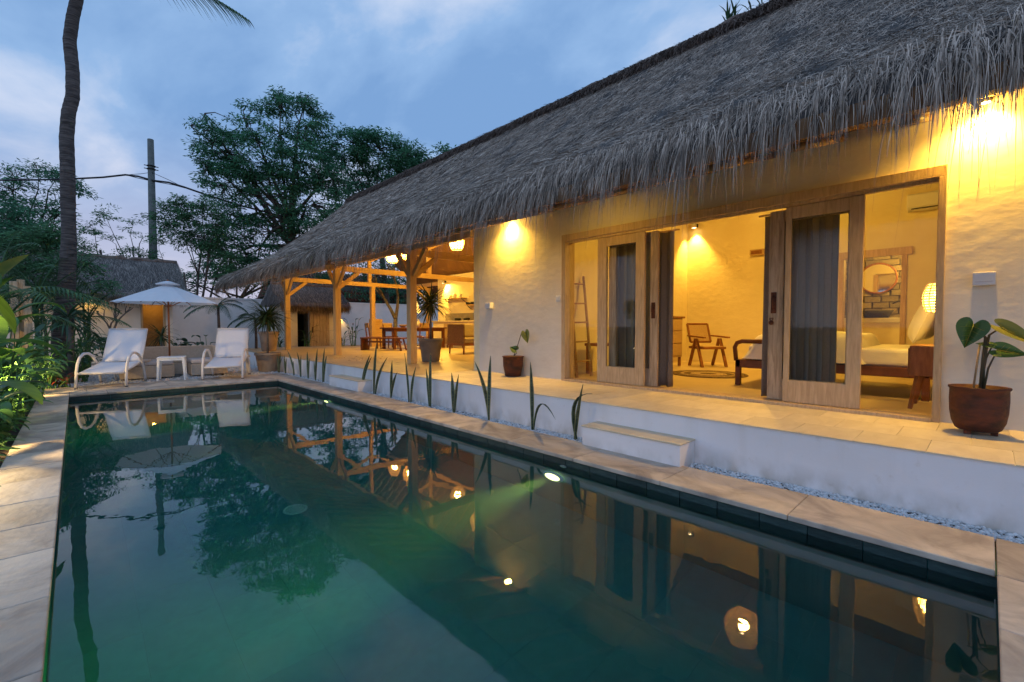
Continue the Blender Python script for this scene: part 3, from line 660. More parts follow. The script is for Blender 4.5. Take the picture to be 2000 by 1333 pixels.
m = MB(); m.box((11.72, 17.003, 3.10), (11.85, 19.5, 3.25)); hb(m, 'wall_plate', 'beam_wood', bevel=.005)
m = MB(); m.box((8.84, YS, 5.98), (8.96, 19.55, 6.14)); hb(m, 'ridge_beam', 'beam_wood', bevel=.005)
for x in (7.3, 10.5):
    m = MB(); m.box((x-.055, YS, zu(x)-.25), (x+.055, 19.5, zu(x)-.12)); hb(m, 'purlin', 'beam_wood', bevel=.005)

# door frame and sliding panels
fr = MB(); fr.box((5.62, DY0, DZ-.10), (5.86, DY1, DZ)); df = hb(fr, 'door_frame', 'door_wood', bevel=.004)
def sub(mb, name, mt, par, **k): return mb.build(name, mt, par, world=True, **k)
for y0, y1 in ((DY0, DY0+.055), (DY1-.075, DY1)):
    q = MB(); q.box((5.62, y0, TZ), (5.86, y1, DZ-.10)); sub(q, 'jamb', 'door_wood', df, bevel=.004)
q = MB(); q.box((5.60, DY0+.055, TZ), (5.86, DY1-.075, TZ+.035)); sub(q, 'sill', 'door_wood', df, bevel=.004)
q = MB(); q.box((5.66, DY0+.055, DZ-.135), (5.70, DY1-.075, DZ-.10)); sub(q, 'track', 'door_wood', df, bevel=.002)
def panel(y0, y1, x, sl, sr, mt, rails=(.24, .13), name='sliding_door'):
    z0, z1 = TZ+.04, DZ-.14; th = .045
    t = MB(); t.box((x, y0, z0), (x+th, y0+sr, z1)); t.box((x, y1-sl, z0), (x+th, y1, z1))
    p = hb(t, name, mt, bevel=.004)
    for za, zb_ in ((z0, z0+rails[0]), (z1-rails[1], z1)): q = MB(); q.box((x+.003, y0+sr, za), (x+th-.003, y1-sl, zb_)); sub(q, 'rail', mt, p, bevel=.003)
    q = MB(); q.box((x+.018, y0+sr, z0+rails[0]), (x+.026, y1-sl, z1-rails[1])); sub(q, 'glass_pane', 'window_glass', p)
    return p
panel(3.285, 4.065, 5.665, .155, .14, 'door_wood')
p2 = panel(3.14, 3.93, 5.765, .12, .115, 'old_wood')
panel(0.875, 1.565, 5.665, .055, .12, 'door_wood')
p4 = panel(0.90, 1.755, 5.765, .15, .12, 'old_wood')
def ironware(p, y, x, z0, z1):
    q = MB(); q.box((x-.012, y-.028, z0), (x, y+.028, z1)); sub(q, 'handle_plate', 'rust', p, bevel=.004)
    q = MB(); q.tube([(x-.012, y, z0+.05), (x-.05, y, z0+.09), (x-.05, y, z1-.09), (x-.012, y, z1-.05)], .008, 6); sub(q, 'handle', 'rust', p)
ironware(p2, 3.20, 5.765, 1.40, 1.62); ironware(p4, 1.70, 5.765, 1.44, 1.68)
q = MB(); q.sphere((5.735, 1.715, 1.335), .026, 10, 6, (.8, 1, 1)); q.tube([(5.735, 1.70, 1.36), (5.735, 1.695, 1.385), (5.735, 1.73, 1.385), (5.735, 1.725, 1.36)], .006, 6); sub(q, 'padlock', 'rust', p4)
for y0, y1 in ((4.07, DY1-.075), (DY0+.055, .872)):
    q = MB(); q.box((5.735, y0, TZ+.036), (5.743, y1, DZ-.101)); sub(q, 'glass_pane', 'window_glass', df)
q = MB(); q.box((5.72, 4.065, TZ+.036), (5.76, 4.085, DZ-.101)); sub(q, 'glazing_bar', 'door_wood', df)

# ------------------------------------------------------------------ curtains
def curtain(y0, y1, x, z0, z1, folds, label, gather=0.0):
    n = folds*10; rows = 14; vs = []; fs = []
    ph = U(0, 6)
    for j in range(rows+1):
        t = j/rows; z = z1 + (z0-z1)*t
        for i in range(n+1):
            s = i/n; a = s*folds*2*math.pi + ph
            amp = .046*(0.6+.5*t) * (1+.4*math.sin(s*9+ph))
            y = y0 + (y1-y0)*s + .012*math.sin(a*2+1) - gather*t*(1-s)
            vs.append((x + amp*math.sin(a+.35*math.sin(t*3+s*5)), y, z + .006*math.sin(a)*t))
    for j in range(rows):
        for i in range(n): fs.append((j*(n+1)+i, j*(n+1)+i+1, (j+1)*(n+1)+i+1, (j+1)*(n+1)+i))
    t_ = thing('curtain', label, 'curtain', (x, (y0+y1)/2, z1))
    m = MB(); m.add(vs, fs, True); o = m.build('cloth', 'curtain_grey', t_, world=True)
    sd = o.modifiers.new('thick', 'SOLIDIFY'); sd.thickness = .004
    m = MB(); m.tube([(x, y0-.08, z1+.012), (x, y1+.08, z1+.012)], .012, 8); m.build('rod', 'door_wood', t_, world=True)
curtain(3.02, 3.98, 5.975, .45, 2.60, 7, 'grey curtain gathered at the left of the open doorway', 0.0)
curtain(1.12, 1.86, 5.975, .45, 2.60, 6, 'grey curtain hanging behind the right sliding glass door', 0.0)

# ------------------------------------------------------------------ lamps
def downlight(label, x, y, z, energy, target, angle, group=None, baffle=0.0):
    t = thing('downlight', label, 'lamp', (x, y, z), group=group)
    m = MB(); m.lathe([(.035, .035), (.042, .03), (.042, 0), (.036, -.004)], n=16); m.build('housing', 'black', t)
    if baffle: m = MB(); m.lathe([(.056, 0), (.062, -.004), (.062, -baffle), (.058, -baffle), (.056, 0)], n=20, cap=False); m.build('baffle', 'black', t)
    m = MB(); m.lathe([(.0, -.006), (.030, -.006)], n=14, cap=False); m.build('lens', 'bulb', t)
    lamp('SPOT', (x, y, z-.03), energy, t, size=.05, target=target, angle=angle, blend=1.0)
    if not baffle: lamp('POINT', (x-.06, y, z-.05), energy*.05, t, size=.04)
def lantern(label, x, y, z, r, h, energy, ztop, group=None, n=12, rings=11):
    t = thing('rattan_lantern', label, 'lamp', (x, y, z), group=group)
    prof = [(r*(.55+.45*math.sin(math.pi*(.12+.80*i/rings))), -h/2+h*i/rings) for i in range(rings+1)]
    m = MB()
    for rr, zz in prof: m.tube([(rr*math.cos(a), rr*math.sin(a), zz) for a in [2*math.pi*k/16 for k in range(17)]], h*.021, 4, False)
    for k in range(n):
        a = 2*math.pi*k/n; m.tube([(rr*math.cos(a), rr*math.sin(a), zz) for rr, zz in prof], h*.016, 4)
    m.build('shade', 'shade_glow', t)
    m = MB(); m.lathe([(prof[i][0]*.93, prof[i][1]) for i in range(len(prof))], n=16, cap=False); m.build('lining', 'lamp_lining', t)
    m = MB(); m.sphere((0, 0, h*.12), .035, 10, 6); m.build('bulb', 'bulb', t)
    m = MB(); m.tube([(0, 0, h*.15), (0, 0, ztop-z)], .006, 5); m.build('cord', 'black', t)
    lamp('POINT', (x, y, z-h*.1), energy, t, size=.09)
mm, nt, N, L, b_ = base_mat('lamp_lining')
tr_ = N.new('ShaderNodeBsdfTransparent'); tl = N.new('ShaderNodeBsdfTranslucent'); tl.inputs[0].default_value = (.9, .75, .5, 1)
em_ = N.new('ShaderNodeEmission'); em_.inputs[0].default_value = (1.0, .55, .14, 1); em_.inputs[1].default_value = .25
a1 = N.new('ShaderNodeMixShader'); a1.inputs[0].default_value = .35; L.new(tr_.outputs[0], a1.inputs[1]); L.new(tl.outputs[0], a1.inputs[2])
a2 = N.new('ShaderNodeAddShader'); L.new(a1.outputs[0], a2.inputs[0]); L.new(em_.outputs[0], a2.inputs[1]); L.new(a2.outputs[0], N['Material Output'].inputs[0])

EF = 310.0
downlight('small black downlight under the eave above the potted plant by the pavilion corner', 5.59, 5.93, 3.185, EF, (5.60, 5.93, .4), 150)
downlight('small black downlight under the eave above the large rusty pot', 5.59, 0.06, 3.185, EF, (5.60, 0.06, .4), 150)
def fill_spot(label, x, y, z, energy, target):  # extra fill spots, added to warm the wall between the eave downlights
    t = thing('added_eave_fill', label, 'lamp', (x, y, z)); d = (Vector(target)-Vector((x, y, z))).normalized(); ax = d.to_track_quat('Z', 'Y').to_matrix()
    m = MB(); m.lathe([(.012, -.045), (.026, -.04), (.029, .055), (.026, .055), (.024, -.01)], n=18, ax=ax, cap=False); m.build('housing', 'black', t)
    m = MB(); m.lathe([(0, -.008), (.024, -.008)], n=16, ax=ax, cap=False); m.build('lens', 'shade_glow', t)
    m = MB(); m.tube([(0, 0, 0), (0, 0, zu(x)-z-.01)], .012, 6); m.build('bracket', 'black', t)
    lamp('SPOT', Vector((x, y, z))+d*.06, energy, t, size=.02, target=target, angle=118, blend=.9)
fill_spot('added small black fill spotlight under the eave turned to the wall over the open bedroom doorway', 4.30, 3.75, 2.785, 30, (5.68, 3.75, 2.0))
fill_spot('added small black fill spotlight under the eave turned to the wall over the right sliding door', 4.30, 1.70, 2.785, 34, (5.68, 1.70, 2.0))
def pend(lbl, x, y, e, z=3.95): lantern(lbl, x, y, z, .24, .52, e, 6.0, 'rattan lanterns under the pavilion roof')
PE = 430.0
pend('rattan lantern hanging just left of the villa corner, over the sofa', 8.7, 11.6, PE); pend('rattan lantern half hidden behind thatch straw beside the villa corner', 8.7, 10.6, PE, 4.45)
pend('farthest rattan lantern, hanging past the middle pavilion post', 8.7, 15.6, PE); pend('rattan lantern hanging over the near end of the dining table', 8.7, 14.5, PE)
lantern('large rattan lantern hanging over the bed', 8.4, 2.87, 3.85, .30, .46, 460, zu(8.4)-.02)
lantern('small woven bedside lantern beside the pillow', 6.72, 0.38, 1.60, .13, .31, 55, zu(6.72)-.02)
def sconce(label, x, y, z, energy, target, angle=100):
    t = thing('wall_lamp', label, 'lamp', (x, y, z))
    m = MB(); m.box((-.02, -.04, -.03), (.08, .04, .05)); m.build('mount', 'black', t, bevel=.004)
    m = MB(); m.lathe([(.045, .05), (.055, .04), (.06, -.06)], (-.06, 0, 0), 14, cap=False); m.build('shade', 'white_metal', t)
    m = MB(); m.sphere((-.06, 0, -.02), .034, 10, 6); m.build('bulb', 'bulb', t)
    lamp('SPOT', (x-.06, y, z-.06), energy, t, size=.035, target=target, angle=angle, blend=.7)
sconce('bright wall lamp high in the bedroom corner', 10.93, 4.98, 3.72, 330, (10.88, 4.98, .4), 84)
sconce('bright wall lamp at the far end of the kitchen wall', 11.62, 16.4, 3.2, 520, (11.4, 15.2, 1.0), 130)
sconce('unseen wall lamp added to light the bathroom, at the right of the mirror', 13.07, 0.95, 2.66, 60, (12.8, 1.6, 1.2), 150)  # unseen lamp, added to light the bathroom stone wall
lamp('POINT', (12.2, 1.2, 2.75), 75, bpy.data.objects['wall_lamp.002'], size=.08)  # fill light added in mid-air to brighten the bathroom and its mirror
def boxlamp(label, y, z):
    t = thing('wall_light_box', label, 'wall light', (XF, y, z))
    m = MB(); m.box((-.095, -.068, -.055), (-.004, .068, .055)); m.build('body', 'white_plastic', t, bevel=.004)
    m = MB(); m.box((-.097, -.055, -.030), (-.094, .055, -.022)); m.build('seam', 'white_metal', t)
boxlamp('white box wall light above the heart leaf plant', 0.035, 1.70)
boxlamp('white box wall light near the pavilion corner of the villa', 6.50, 1.675)
t = thing('switch_plate', 'small square white switch plate left of the door frame', 'switch', (XF, 4.84, 1.74))
m = MB(); m.box((-.012, -.05, -.05), (-.001, .05, .05)); m.build('plate', 'white_plastic', t, bevel=.003)
for dy in (-.022, .022): m = MB(); m.box((-.017, dy-.018, -.03), (-.012, dy+.018, .03)); m.build('rocker', 'white_plastic', t, bevel=.002)
# pool lights
def pool_light(label, y, z, energy):
    t = thing('pool_light', label, 'light', (PX1-.006, y, z))
    ax = Matrix.Rotation(-math.pi/2, 3, 'Y')
    m = MB(); m.lathe([(.135, 0), (.135, .018), (.105, .03), (.100, .022)], n=24, ax=ax, cap=False); m.build('rim', 'white_plastic', t)
    m = MB(); m.lathe([(.0, .024), (.098, .024)], n=24, ax=ax, cap=False); m.build('lens', 'pool_lens', t)
    lamp('SPOT', (PX1-.06, y, z), energy, t, (1.0, .74, .12), .05, (PX1-2.6, y+.05, z-.16), 40, 1.0)
pool_light('lit round underwater light in the pool wall below the wide step', 3.06, -.60, 640); pool_light('small lit underwater light near the far corner of the pool', 8.9, -.60, 600)
t = thing('pool_drain', 'pale round drain cover on the pool floor', 'drain')
q = PZ(577, 1006, WZ); d = ray(577, 1006); hd = Vector((d.x, d.y, 0)); ang = math.atan2(hd.length, -d.z); an2 = math.asin(math.sin(ang)/1.333)
pd = q + hd.normalized()*(math.tan(an2)*(WZ-PD-.03)); t.location = (pd.x, pd.y, PD+.012)
m = MB(); m.lathe([(.175, 0), (.17, .018), (.14, .024), (.138, .014)], n=28, cap=False); m.build('rim', 'drain_plastic', t)
m = MB(); m.lathe([(0, .012), (.138, .012)], n=24, cap=False); m.build('plate', 'dark_stone', t)
for i in range(-4, 5):
    w_ = math.sqrt(max(.135**2-(i*.03)**2, 0)); m = MB(); m.box((-w_, i*.03-.009, .012), (w_, i*.03+.009, .022)); m.build('bar', 'drain_plastic', t)
t.scale = (.64, .64, .64)
t = thing('pool_inlet', 'small white round water inlet in the pool wall right of the lit light', 'inlet', (PX1-.006, 2.93, -.155))
m = MB(); m.lathe([(.04, 0), (.04, .012), (.028, .018), (.012, .012)], n=16, ax=Matrix.Rotation(-math.pi/2, 3, 'Y')); m.build('ring', 'white_plastic', t)

# ------------------------------------------------------------------ bedroom
FZ = TZ
t = thing('bed', 'wooden bed with white duvet, seen through the bedroom doors', 'bed', (8.0, 1.4, FZ))
m = MB(); m.box((7.1, .30, .68), (8.9, 2.6, .80)); m.build('frame', 'dark_teak', t, world=True, bevel=.01)
for x in (7.1, 8.83):
    for y in (.45, 2.53):
        m = MB(); m.box((x, y, FZ), (x+.07, y+.07, .80)); m.build('leg', 'dark_teak', t, world=True, bevel=.006)
for x in (7.135, 8.865):
    m = MB(); m.tube([(x, 2.60, .78), (x, 2.62, .98), (x, 2.59, 1.045), (x, 2.52, 1.07), (x, 2.25, 1.07)], .032, 8); m.build('arm_rail', 'dark_teak', t, world=True)
m = MB(); m.box((7.05, .26, .80), (8.95, .31, 1.45)); m.build('headboard', 'dark_teak', t, world=True, bevel=.01)
m = MB(); m.box((7.14, .32, .80), (8.86, 2.44, 1.02)); m.build('mattress', 'linen', t, world=True, bevel=.05, seg=3)
def puffy(name, mt, lo, hi, par, amp=.03, nx=22, ny=28, seed=0.0, drop=.16):
    lo = Vector(lo); hi = Vector(hi); vs = []; fs = []
    for j in range(ny+1):
        for i in range(nx+1):
            u, v = i/nx, j/ny; e = (min(u, 1-u)*nx/3.2); f = (min(v, 1-v)*ny/3.2); k = min(1, e)*min(1, f)
            zz = lo.z + (hi.z-lo.z)*(1-(1-k)**2.2) + amp*k*(math.sin(u*9+seed+v*4)*.5+math.sin(v*13+seed*2+u*3)*.5)
            vs.append((lo.x+(hi.x-lo.x)*u, lo.y+(hi.y-lo.y)*v, zz))
    for j in range(ny):
        for i in range(nx): a = j*(nx+1)+i; fs.append((a, a+1, a+nx+2, a+nx+1))
    m = MB(); m.add(vs, fs, True); return m.build(name, mt, par, world=True, sub=1)
puffy('duvet', 'linen', (7.04, 1.05, .82), (8.96, 2.50, 1.19), t, .03)
def pillow(c, w, h, th, rx, rz):
    m = MB(); vs = []; fs = []; n = 14
    for s in (1, -1):
        for j in range(n+1):
            for i in range(n+1):
                u, v = i/n*2-1, j/n*2-1; k = max(0, (1-abs(u)**3.0)*(1-abs(v)**3.0))**.55
                pin = 1-.07*(abs(u*v)); vs.append((u*w/2*(1-.06*(1-abs(v))*abs(u)), v*h/2*(1-.06*(1-abs(u))*abs(v)), s*k*th/2))
    for s in (0, 1):
        o = s*(n+1)**2
        for j in range(n):
            for i in range(n):
                a = o+j*(n+1)+i; f = (a, a+1, a+n+2, a+n+1); fs.append(f if s == 0 else f[::-1])
    m.add(vs, fs, True); o = m.build('pillow', 'linen', None, sub=1); o.location = c; o.rotation_euler = (rx, 0, rz)
    return o
tag(pillow((7.58, .56, 1.36), .76, .58, .20, R(110), R(6)), 'large white pillow leaning at the head of the bed, near side', 'pillow')
tag(pillow((8.42, .54, 1.36), .74, .56, .20, R(110), R(-4)), 'white pillow at the far side of the bed head', 'pillow')
t = thing('nightstand', 'small wooden bedside cabinet with splayed legs inside the right doorway', 'nightstand', (6.60, .34, FZ))
m = MB(); m.box((6.36, .12, .77), (6.84, .57, 1.09)); m.build('cabinet', 'teak', t, world=True, bevel=.008)
m = MB(); m.box((6.40, .572, .80), (6.80, .584, 1.06)); m.build('drawer_front', 'teak', t, world=True, bevel=.004)
for sx_, sy_ in ((-1, -1), (1, -1), (1, 1), (-1, 1)):
    m = MB(); m.bar((6.60+sx_*.17, .345+sy_*.15, .77), (6.60+sx_*.235, .345+sy_*.21, FZ), .05, .05, t=.6); m.build('leg', 'teak', t, world=True, bevel=.005)
t = thing('armchair', 'wooden armchair with cane back and A-shaped legs in the bedroom', 'armchair', (9.9, 4.22, FZ), R(-32))
for sx_ in (-1, 1):
    m = MB(); x = sx_*.285
    m.bar((x, -.05, .60), (x, -.27, 0), .04, .06, (1, 0, 0)); m.bar((x, -.02, .60), (x, .20, 0), .04, .06, (1, 0, 0)); m.build('leg', 'teak', t, bevel=.006)
    m = MB(); m.bar((x, -.34, .63), (x, .26, .66), .065, .035); m.build('arm', 'teak', t, bevel=.008)
m = MB(); m.box((-.27, -.28, .38), (.27, .26, .43)); m.build('seat_frame', 'teak', t, bevel=.006)
m = MB(); m.box((-.235, -.245, .431), (.235, .225, .44)); m.build('cane_seat', 'cane', t)
m = MB()
for a, c in (((-.25, .22, .52), (-.25, .36, .92)), ((.25, .22, .52), (.25, .36, .92)), ((-.25, .22, .52), (.25, .22, .52)), ((-.25, .36, .92), (.25, .36, .92))): m.bar(a, c, .04, .04, (0, 1, .3))
m.build('back_frame', 'teak', t, bevel=.006)
m = MB(); m.add([(-.23, .23, .54), (.23, .23, .54), (.23, .352, .90), (-.23, .352, .90)], [(0, 1, 2, 3)]); m.build('cane_back', 'cane', t)
t = thing('dresser', 'light wooden chest of drawers beside the bedroom armchair', 'dresser', (9.05, 4.85, FZ))
m = MB(); m.box((8.5, 4.62, .62), (9.58, 5.12, 1.46)); m.build('carcass', 'cane', t, world=True, bevel=.006)
m = MB(); m.box((8.46, 4.58, 1.46), (9.62, 5.15, 1.50)); m.build('top', 'teak', t, world=True, bevel=.006)
for i in range(3):
    m = MB(); m.box((8.54, 4.604, .66+i*.27), (9.54, 4.618, .90+i*.27)); d_ = m.build('drawer', 'cane', t, world=True, bevel=.003)
    m = MB(); m.sphere((9.04, 4.59, .78+i*.27), .018, 8, 5); m.build('knob', 'teak', d_, world=True)
for x in (8.52, 9.52):
    for y in (4.64, 5.06): m = MB(); m.box((x, y, FZ), (x+.05, y+.05, .62)); m.build('leg', 'teak', t, world=True)
t = thing('round_rug', 'round braided rug with pale centre on the bedroom floor', 'rug', (8.25, 3.48, FZ))
for i in range(11):
    r_ = .06+i*.056; m = MB(); n = 48
    m.tube([(r_*math.cos(2*math.pi*k/n), r_*math.sin(2*math.pi*k/n), .012+.003*math.sin(k*2.6)) for k in range(n+1)], .027, 6, False); o = m.build('braid', 'jute_pale' if i in (2, 3, 4, 7) else 'jute', t); o.scale = (1, 1, .45)
t = thing('bamboo_ladder', 'bamboo ladder leaning on the bedroom side wall behind the left glass', 'ladder', (6.35, 4.8, FZ))
A0, A1 = Vector((6.12, 4.80, FZ)), Vector((6.34, 5.15, 2.18)); B0, B1 = Vector((6.52, 4.80, FZ)), Vector((6.74, 5.15, 2.20))
for a, c in ((A0, A1), (B0, B1)): m = MB(); m.tube([a, a.lerp(c, .5)+Vector((.008, 0, 0)), c], [.026, .024, .022], 8); m.build('rail', 'bamboo', t, world=True)
for k in (.15, .34, .53, .72, .92): m = MB(); a, c = A0.lerp(A1, k), B0.lerp(B1, k); m.tube([a+(a-c)*.04, c+(c-a)*.04], .016, 6); m.build('rung', 'bamboo', t, world=True)
t = thing('stool', 'dark wooden stool behind the bamboo ladder', 'stool', (6.95, 4.9, FZ))
m = MB(); m.box((6.72, 4.72, .93), (7.2, 5.1, .98)); m.build('seat', 'teak', t, world=True, bevel=.005)
for x in (6.74, 7.12):
    for y in (4.74, 5.02): m = MB(); m.box((x, y, FZ), (x+.06, y+.06, .93)); m.build('leg', 'teak', t, world=True)
t = thing('air_conditioner', 'white split air conditioner high on the bedroom back wall', 'air conditioner', (10.99, .62, 3.35))
m = MB(); m.poly_prism([(0, -.44, 0), (-.17, -.44, .0), (-.22, -.44, .06), (-.22, -.44, .26), (-.19, -.44, .29), (0, -.44, .29)], (0, .88, 0)); m.build('body', 'white_plastic', t, bevel=.012)
m = MB(); m.box((-.205, -.38, .012), (-.19, .38, .028)); m.build('louvre', 'black', t)
t = thing('wall_box', 'small wooden box on the bedroom back wall', 'wall box', (10.99, 3.58, 2.92))
m = MB(); m.box((-.09, -.14, -.065), (0, .14, .065)); m.build('box', 'cane', t, bevel=.005)
m = MB(); m.box((-.096, -.11, -.04), (-.09, .11, .04)); m.build('front', 'teak', t)
t = thing('round_mirror', 'round mirror with a wooden rim on the bathroom stone wall', 'mirror', (13.05, 1.74, 2.36))
ax = Matrix.Rotation(-math.pi/2, 3, 'Y')
m = MB(); m.lathe([(.315, .0), (.345, .0), (.35, .02), (.33, .03), (.312, .02)], n=40, ax=ax, cap=False); m.build('rim', 'teak', t)
m = MB(); m.lathe([(0, .012), (.318, .012)], n=40, ax=ax, cap=False); m.build('glass', 'mirror', t)
t = thing('washbasin', 'dark stone basin on a pale counter in the bathroom doorway', 'washbasin', (12.85, 1.6, FZ))
m = MB(); m.box((12.6, .8, 1.36), (13.08, 2.7, 1.47)); m.build('counter', 'ceramic', t, world=True, bevel=.01)
m = MB(); m.box((12.64, .85, FZ), (13.06, 2.65, 1.36)); m.build('base', 'plaster', t, world=True)
m = MB(); m.lathe([(.20, 0), (.30, .16), (.27, .165), (.17, .03), (0, .025)], (12.82, 1.72, 1.47), 22); m.build('bowl', 'dark_stone', t, world=True)
m = MB(); m.tube([(13.0, 1.3, 1.47), (13.0, 1.3, 1.80), (12.93, 1.36, 1.84), (12.87, 1.45, 1.78)], .014, 7); m.build('tap', 'black', t, world=True)

# ------------------------------------------------------------------ pavilion furniture
t = thing('kitchen_counter', 'pale kitchen counter along the pavilion back wall', 'kitchen counter', (11.35, 12, FZ))
m = MB(); m.box((11.1, 8.5, FZ), (11.69, 16.5, 1.44)); m.build('cabinet', 'plaster_in', t, world=True)
m = MB(); m.box((11.04, 8.46, 1.442), (11.69, 16.55, 1.50)); m.build('worktop', 'terrace_tile', t, world=True, bevel=.008)
m = MB(); m.box((11.67, 9.2, 1.502), (11.695, 16.4, 1.82)); m.build('backsplash', 'backsplash', t, world=True)
for k in range(6): m = MB(); m.box((11.084, 8.7+k*1.18, .55), (11.098, 9.8+k*1.18, 1.38)); m.build('cabinet_door', 'cane', t, world=True, bevel=.004)
def shelf(label, y0, y1, z):
    t = thing('wall_shelf', label, 'shelf', (11.6, (y0+y1)/2, z)); m = MB(); m.box((11.42, y0, z-.03), (11.698, y1, z)); m.build('board', 'beam_wood', t, world=True, bevel=.004)
    for y in (y0+.1, y1-.1): m = MB(); m.bar((11.69, y, z-.17), (11.48, y, z-.03), .02, .02); m.build('bracket', 'black', t, world=True)
shelf('wooden wall shelf with pale jars, higher of the two kitchen shelves', 14.9, 16.25, 2.45); shelf('lower wooden wall shelf with a row of dark cups above the counter', 13.2, 14.72, 2.15)
for k, (y, h, r_) in enumerate(((15.15, .16, .07), (15.55, .19, .085), (15.85, .15, .08))):
    o = MB().lathe([(r_*.8, 0), (r_, .02), (r_, h*.75), (r_*.6, h*.9), (r_*.65, h)], n=14).build('jar', 'ceramic', None, loc=(11.56, y, 2.45)); tag(o, ['squat pale jar at the near end of the high kitchen shelf', 'tallest pale jar, middle of the high kitchen shelf', 'short pale jar at the far end of the high kitchen shelf'][k], 'jar', 'jars on the kitchen shelf')
for k in range(6):
    o = MB().lathe([(.035, 0), (.045, .02), (.05, .10), (.042, .10), (.035, .02)], n=12).build('cup', 'black', None, loc=(11.50, 13.98+k*.135, 2.15)); tag(o, ['dark cup at the end of the lower kitchen shelf nearest the villa corner', 'second dark cup from the villa corner on the lower kitchen shelf', 'third dark cup from the villa corner on the lower kitchen shelf', 'third dark cup from the far end of the lower kitchen shelf', 'second dark cup from the far end of the lower kitchen shelf', 'dark cup at the far end of the lower kitchen shelf'][k], 'cup', 'dark cups on the lower shelf')
for k, y in enumerate((14.5, 15.1)):
    o = MB().lathe([(.10, 0), (.13, .02), (.135, .11), (.12, .11), (.11, .02), (0, .015)], n=18).build('cooking_pot', 'black', None, loc=(11.36, y, 1.50)); tag(o, ['dark cooking pot on the kitchen counter, nearer the villa corner', 'dark cooking pot on the kitchen counter, farther from the villa corner'][k], 'pot')
t = thing('sofa', 'wooden cane-sided sofa with olive cushions in the pavilion', 'sofa', (8.5, 11.0, FZ))
for x in (.05, 1.9):
    for y in (.06, .78): m = MB(); m.bar((x, y, .30), (x, y, 0), .05, .05, t=.65); m.build('leg', 'teak', t)
m = MB(); m.box((0, 0, .26), (2.0, .84, .33)); m.build('base_frame', 'teak', t, bevel=.008)
for x in (0, 1.955):
    m = MB(); m.box((x, .0, .33), (x+.045, .84, .93)); m.build('side_panel', 'basket', t, bevel=.01)
m = MB(); m.box((.05, .80, .33), (1.95, .84, .90)); m.build('back_panel', 'basket', t, bevel=.01)
for k in range(2):
    m = MB(); m.box((.055+k*.95, .02, .335), (.995+k*.95, .76, .50)); m.build('seat_cushion', 'cushion', t, bevel=.04, seg=3)
    m = MB(); m.box((.06+k*.95, .56, .50), (.99+k*.95, .78, .94), (R(-10), 0, 0)); m.build('back_cushion', 'cushion', t, bevel=.06, seg=3)
t = thing('dining_table', 'dark reddish wooden dining table in the pavilion', 'table', (9.55, 15.5, FZ))
m = MB(); m.box((-1.2, -.5, .76), (1.2, .5, .81)); m.build('tabletop', 'dark_teak', t, bevel=.006)
m = MB(); m.box((-1.1, -.42, .66), (1.1, .42, .758)); m.build('apron', 'dark_teak', t)
for sx_ in (-1, 1):
    for sy_ in (-1, 1): m = MB(); m.box((sx_*1.08-.05, sy_*.40-.05, 0), (sx_*1.08+.05, sy_*.40+.05, .76)); m.build('leg', 'dark_teak', t, bevel=.005)
bench_dir = math.atan2(14.2-15.7, 8.35-7.55)
t = thing('bench', 'reddish wooden bench in front of the dining table', 'bench', (7.95, 14.95, FZ), bench_dir)
m = MB(); m.box((-.85, -.2, .41), (.85, .2, .46)); m.build('seat', 'dark_teak', t, bevel=.006)
m = MB(); m.box((-.84, -.19, .0), (-.78, .19, .41)); m.build('side_panel', 'dark_teak', t, bevel=.005)
for sy_ in (-1, 1): m = MB(); m.bar((.72, sy_*.14, .41), (.82, sy_*.18, 0), .06, .05); m.build('leg', 'dark_teak', t)
m = MB(); m.bar((-.78, 0, .30), (.74, 0, .30), .04, .06); m.build('stretcher', 'dark_teak', t)
def dchair(x, y, rz, label):
    t = thing('dining_chair', label, 'chair', (x, y, FZ), rz, 'wooden chairs around the dining table')
    m = MB(); m.box((-.22, -.22, .43), (.22, .22, .465)); m.build('seat', 'dark_teak', t, bevel=.006)
    for sx_ in (-1, 1):
        m = MB(); m.bar((sx_*.18, -.18, .43), (sx_*.21, -.21, 0), .04, .04); m.build('leg', 'dark_teak', t)
        m = MB(); m.bar((sx_*.19, .26, .95), (sx_*.19, .19, .43), .04, .035); m.bar((sx_*.19, .19, .43), (sx_*.21, .25, 0), .04, .04); m.build('leg', 'dark_teak', t)
    m = MB(); m.box((-.21, .235, .80), (.21, .265, .98)); m.build('backrest', 'cane', t, bevel=.005)
dchair(9.0, 16.35, 0, 'reddish wooden chair behind the dining table, left of the pavilion post'); dchair(10.1, 16.35, 0.05, 'reddish wooden chair behind the dining table, hidden by the potted plant'); dchair(8.05, 15.9, R(80), 'reddish wooden chair at the left end of the dining table'); dchair(9.4, 14.75, R(178), 'wooden chair on the near side of the dining table'); dchair(10.9, 14.7, R(-100), 'wooden chair at the right end of the dining table by the sofa')
t = thing('tall_cabinet', 'narrow upright wooden cabinet beside the far middle post', 'cabinet', (9.15, 18.0, FZ))
m = MB(); m.box((9.16, 18.05, .42), (9.56, 18.5, 1.58)); m.build('carcass', 'post_wood', t, world=True, bevel=.005)
m = MB(); m.box((9.18, 18.036, .46), (9.54, 18.048, 1.54)); m.build('door', 'beam_wood', t, world=True, bevel=.003)
t = thing('bowl', 'orange bowl on the dining table', 'bowl', (9.0, 15.4, FZ+.812)); m = MB(); m.lathe([(.06, 0), (.13, .05), (.16, .11), (.145, .11), (.05, .02)], n=18); m.build('shell', 'clay_pot', t)
t = thing('vase', 'tall pale vase on the dining table behind the post', 'vase', (9.75, 15.5, FZ+.812)); m = MB(); m.lathe([(.05, 0), (.09, .09), (.08, .18), (.035, .27), (.045, .32)], n=16); m.build('body', 'ceramic', t)
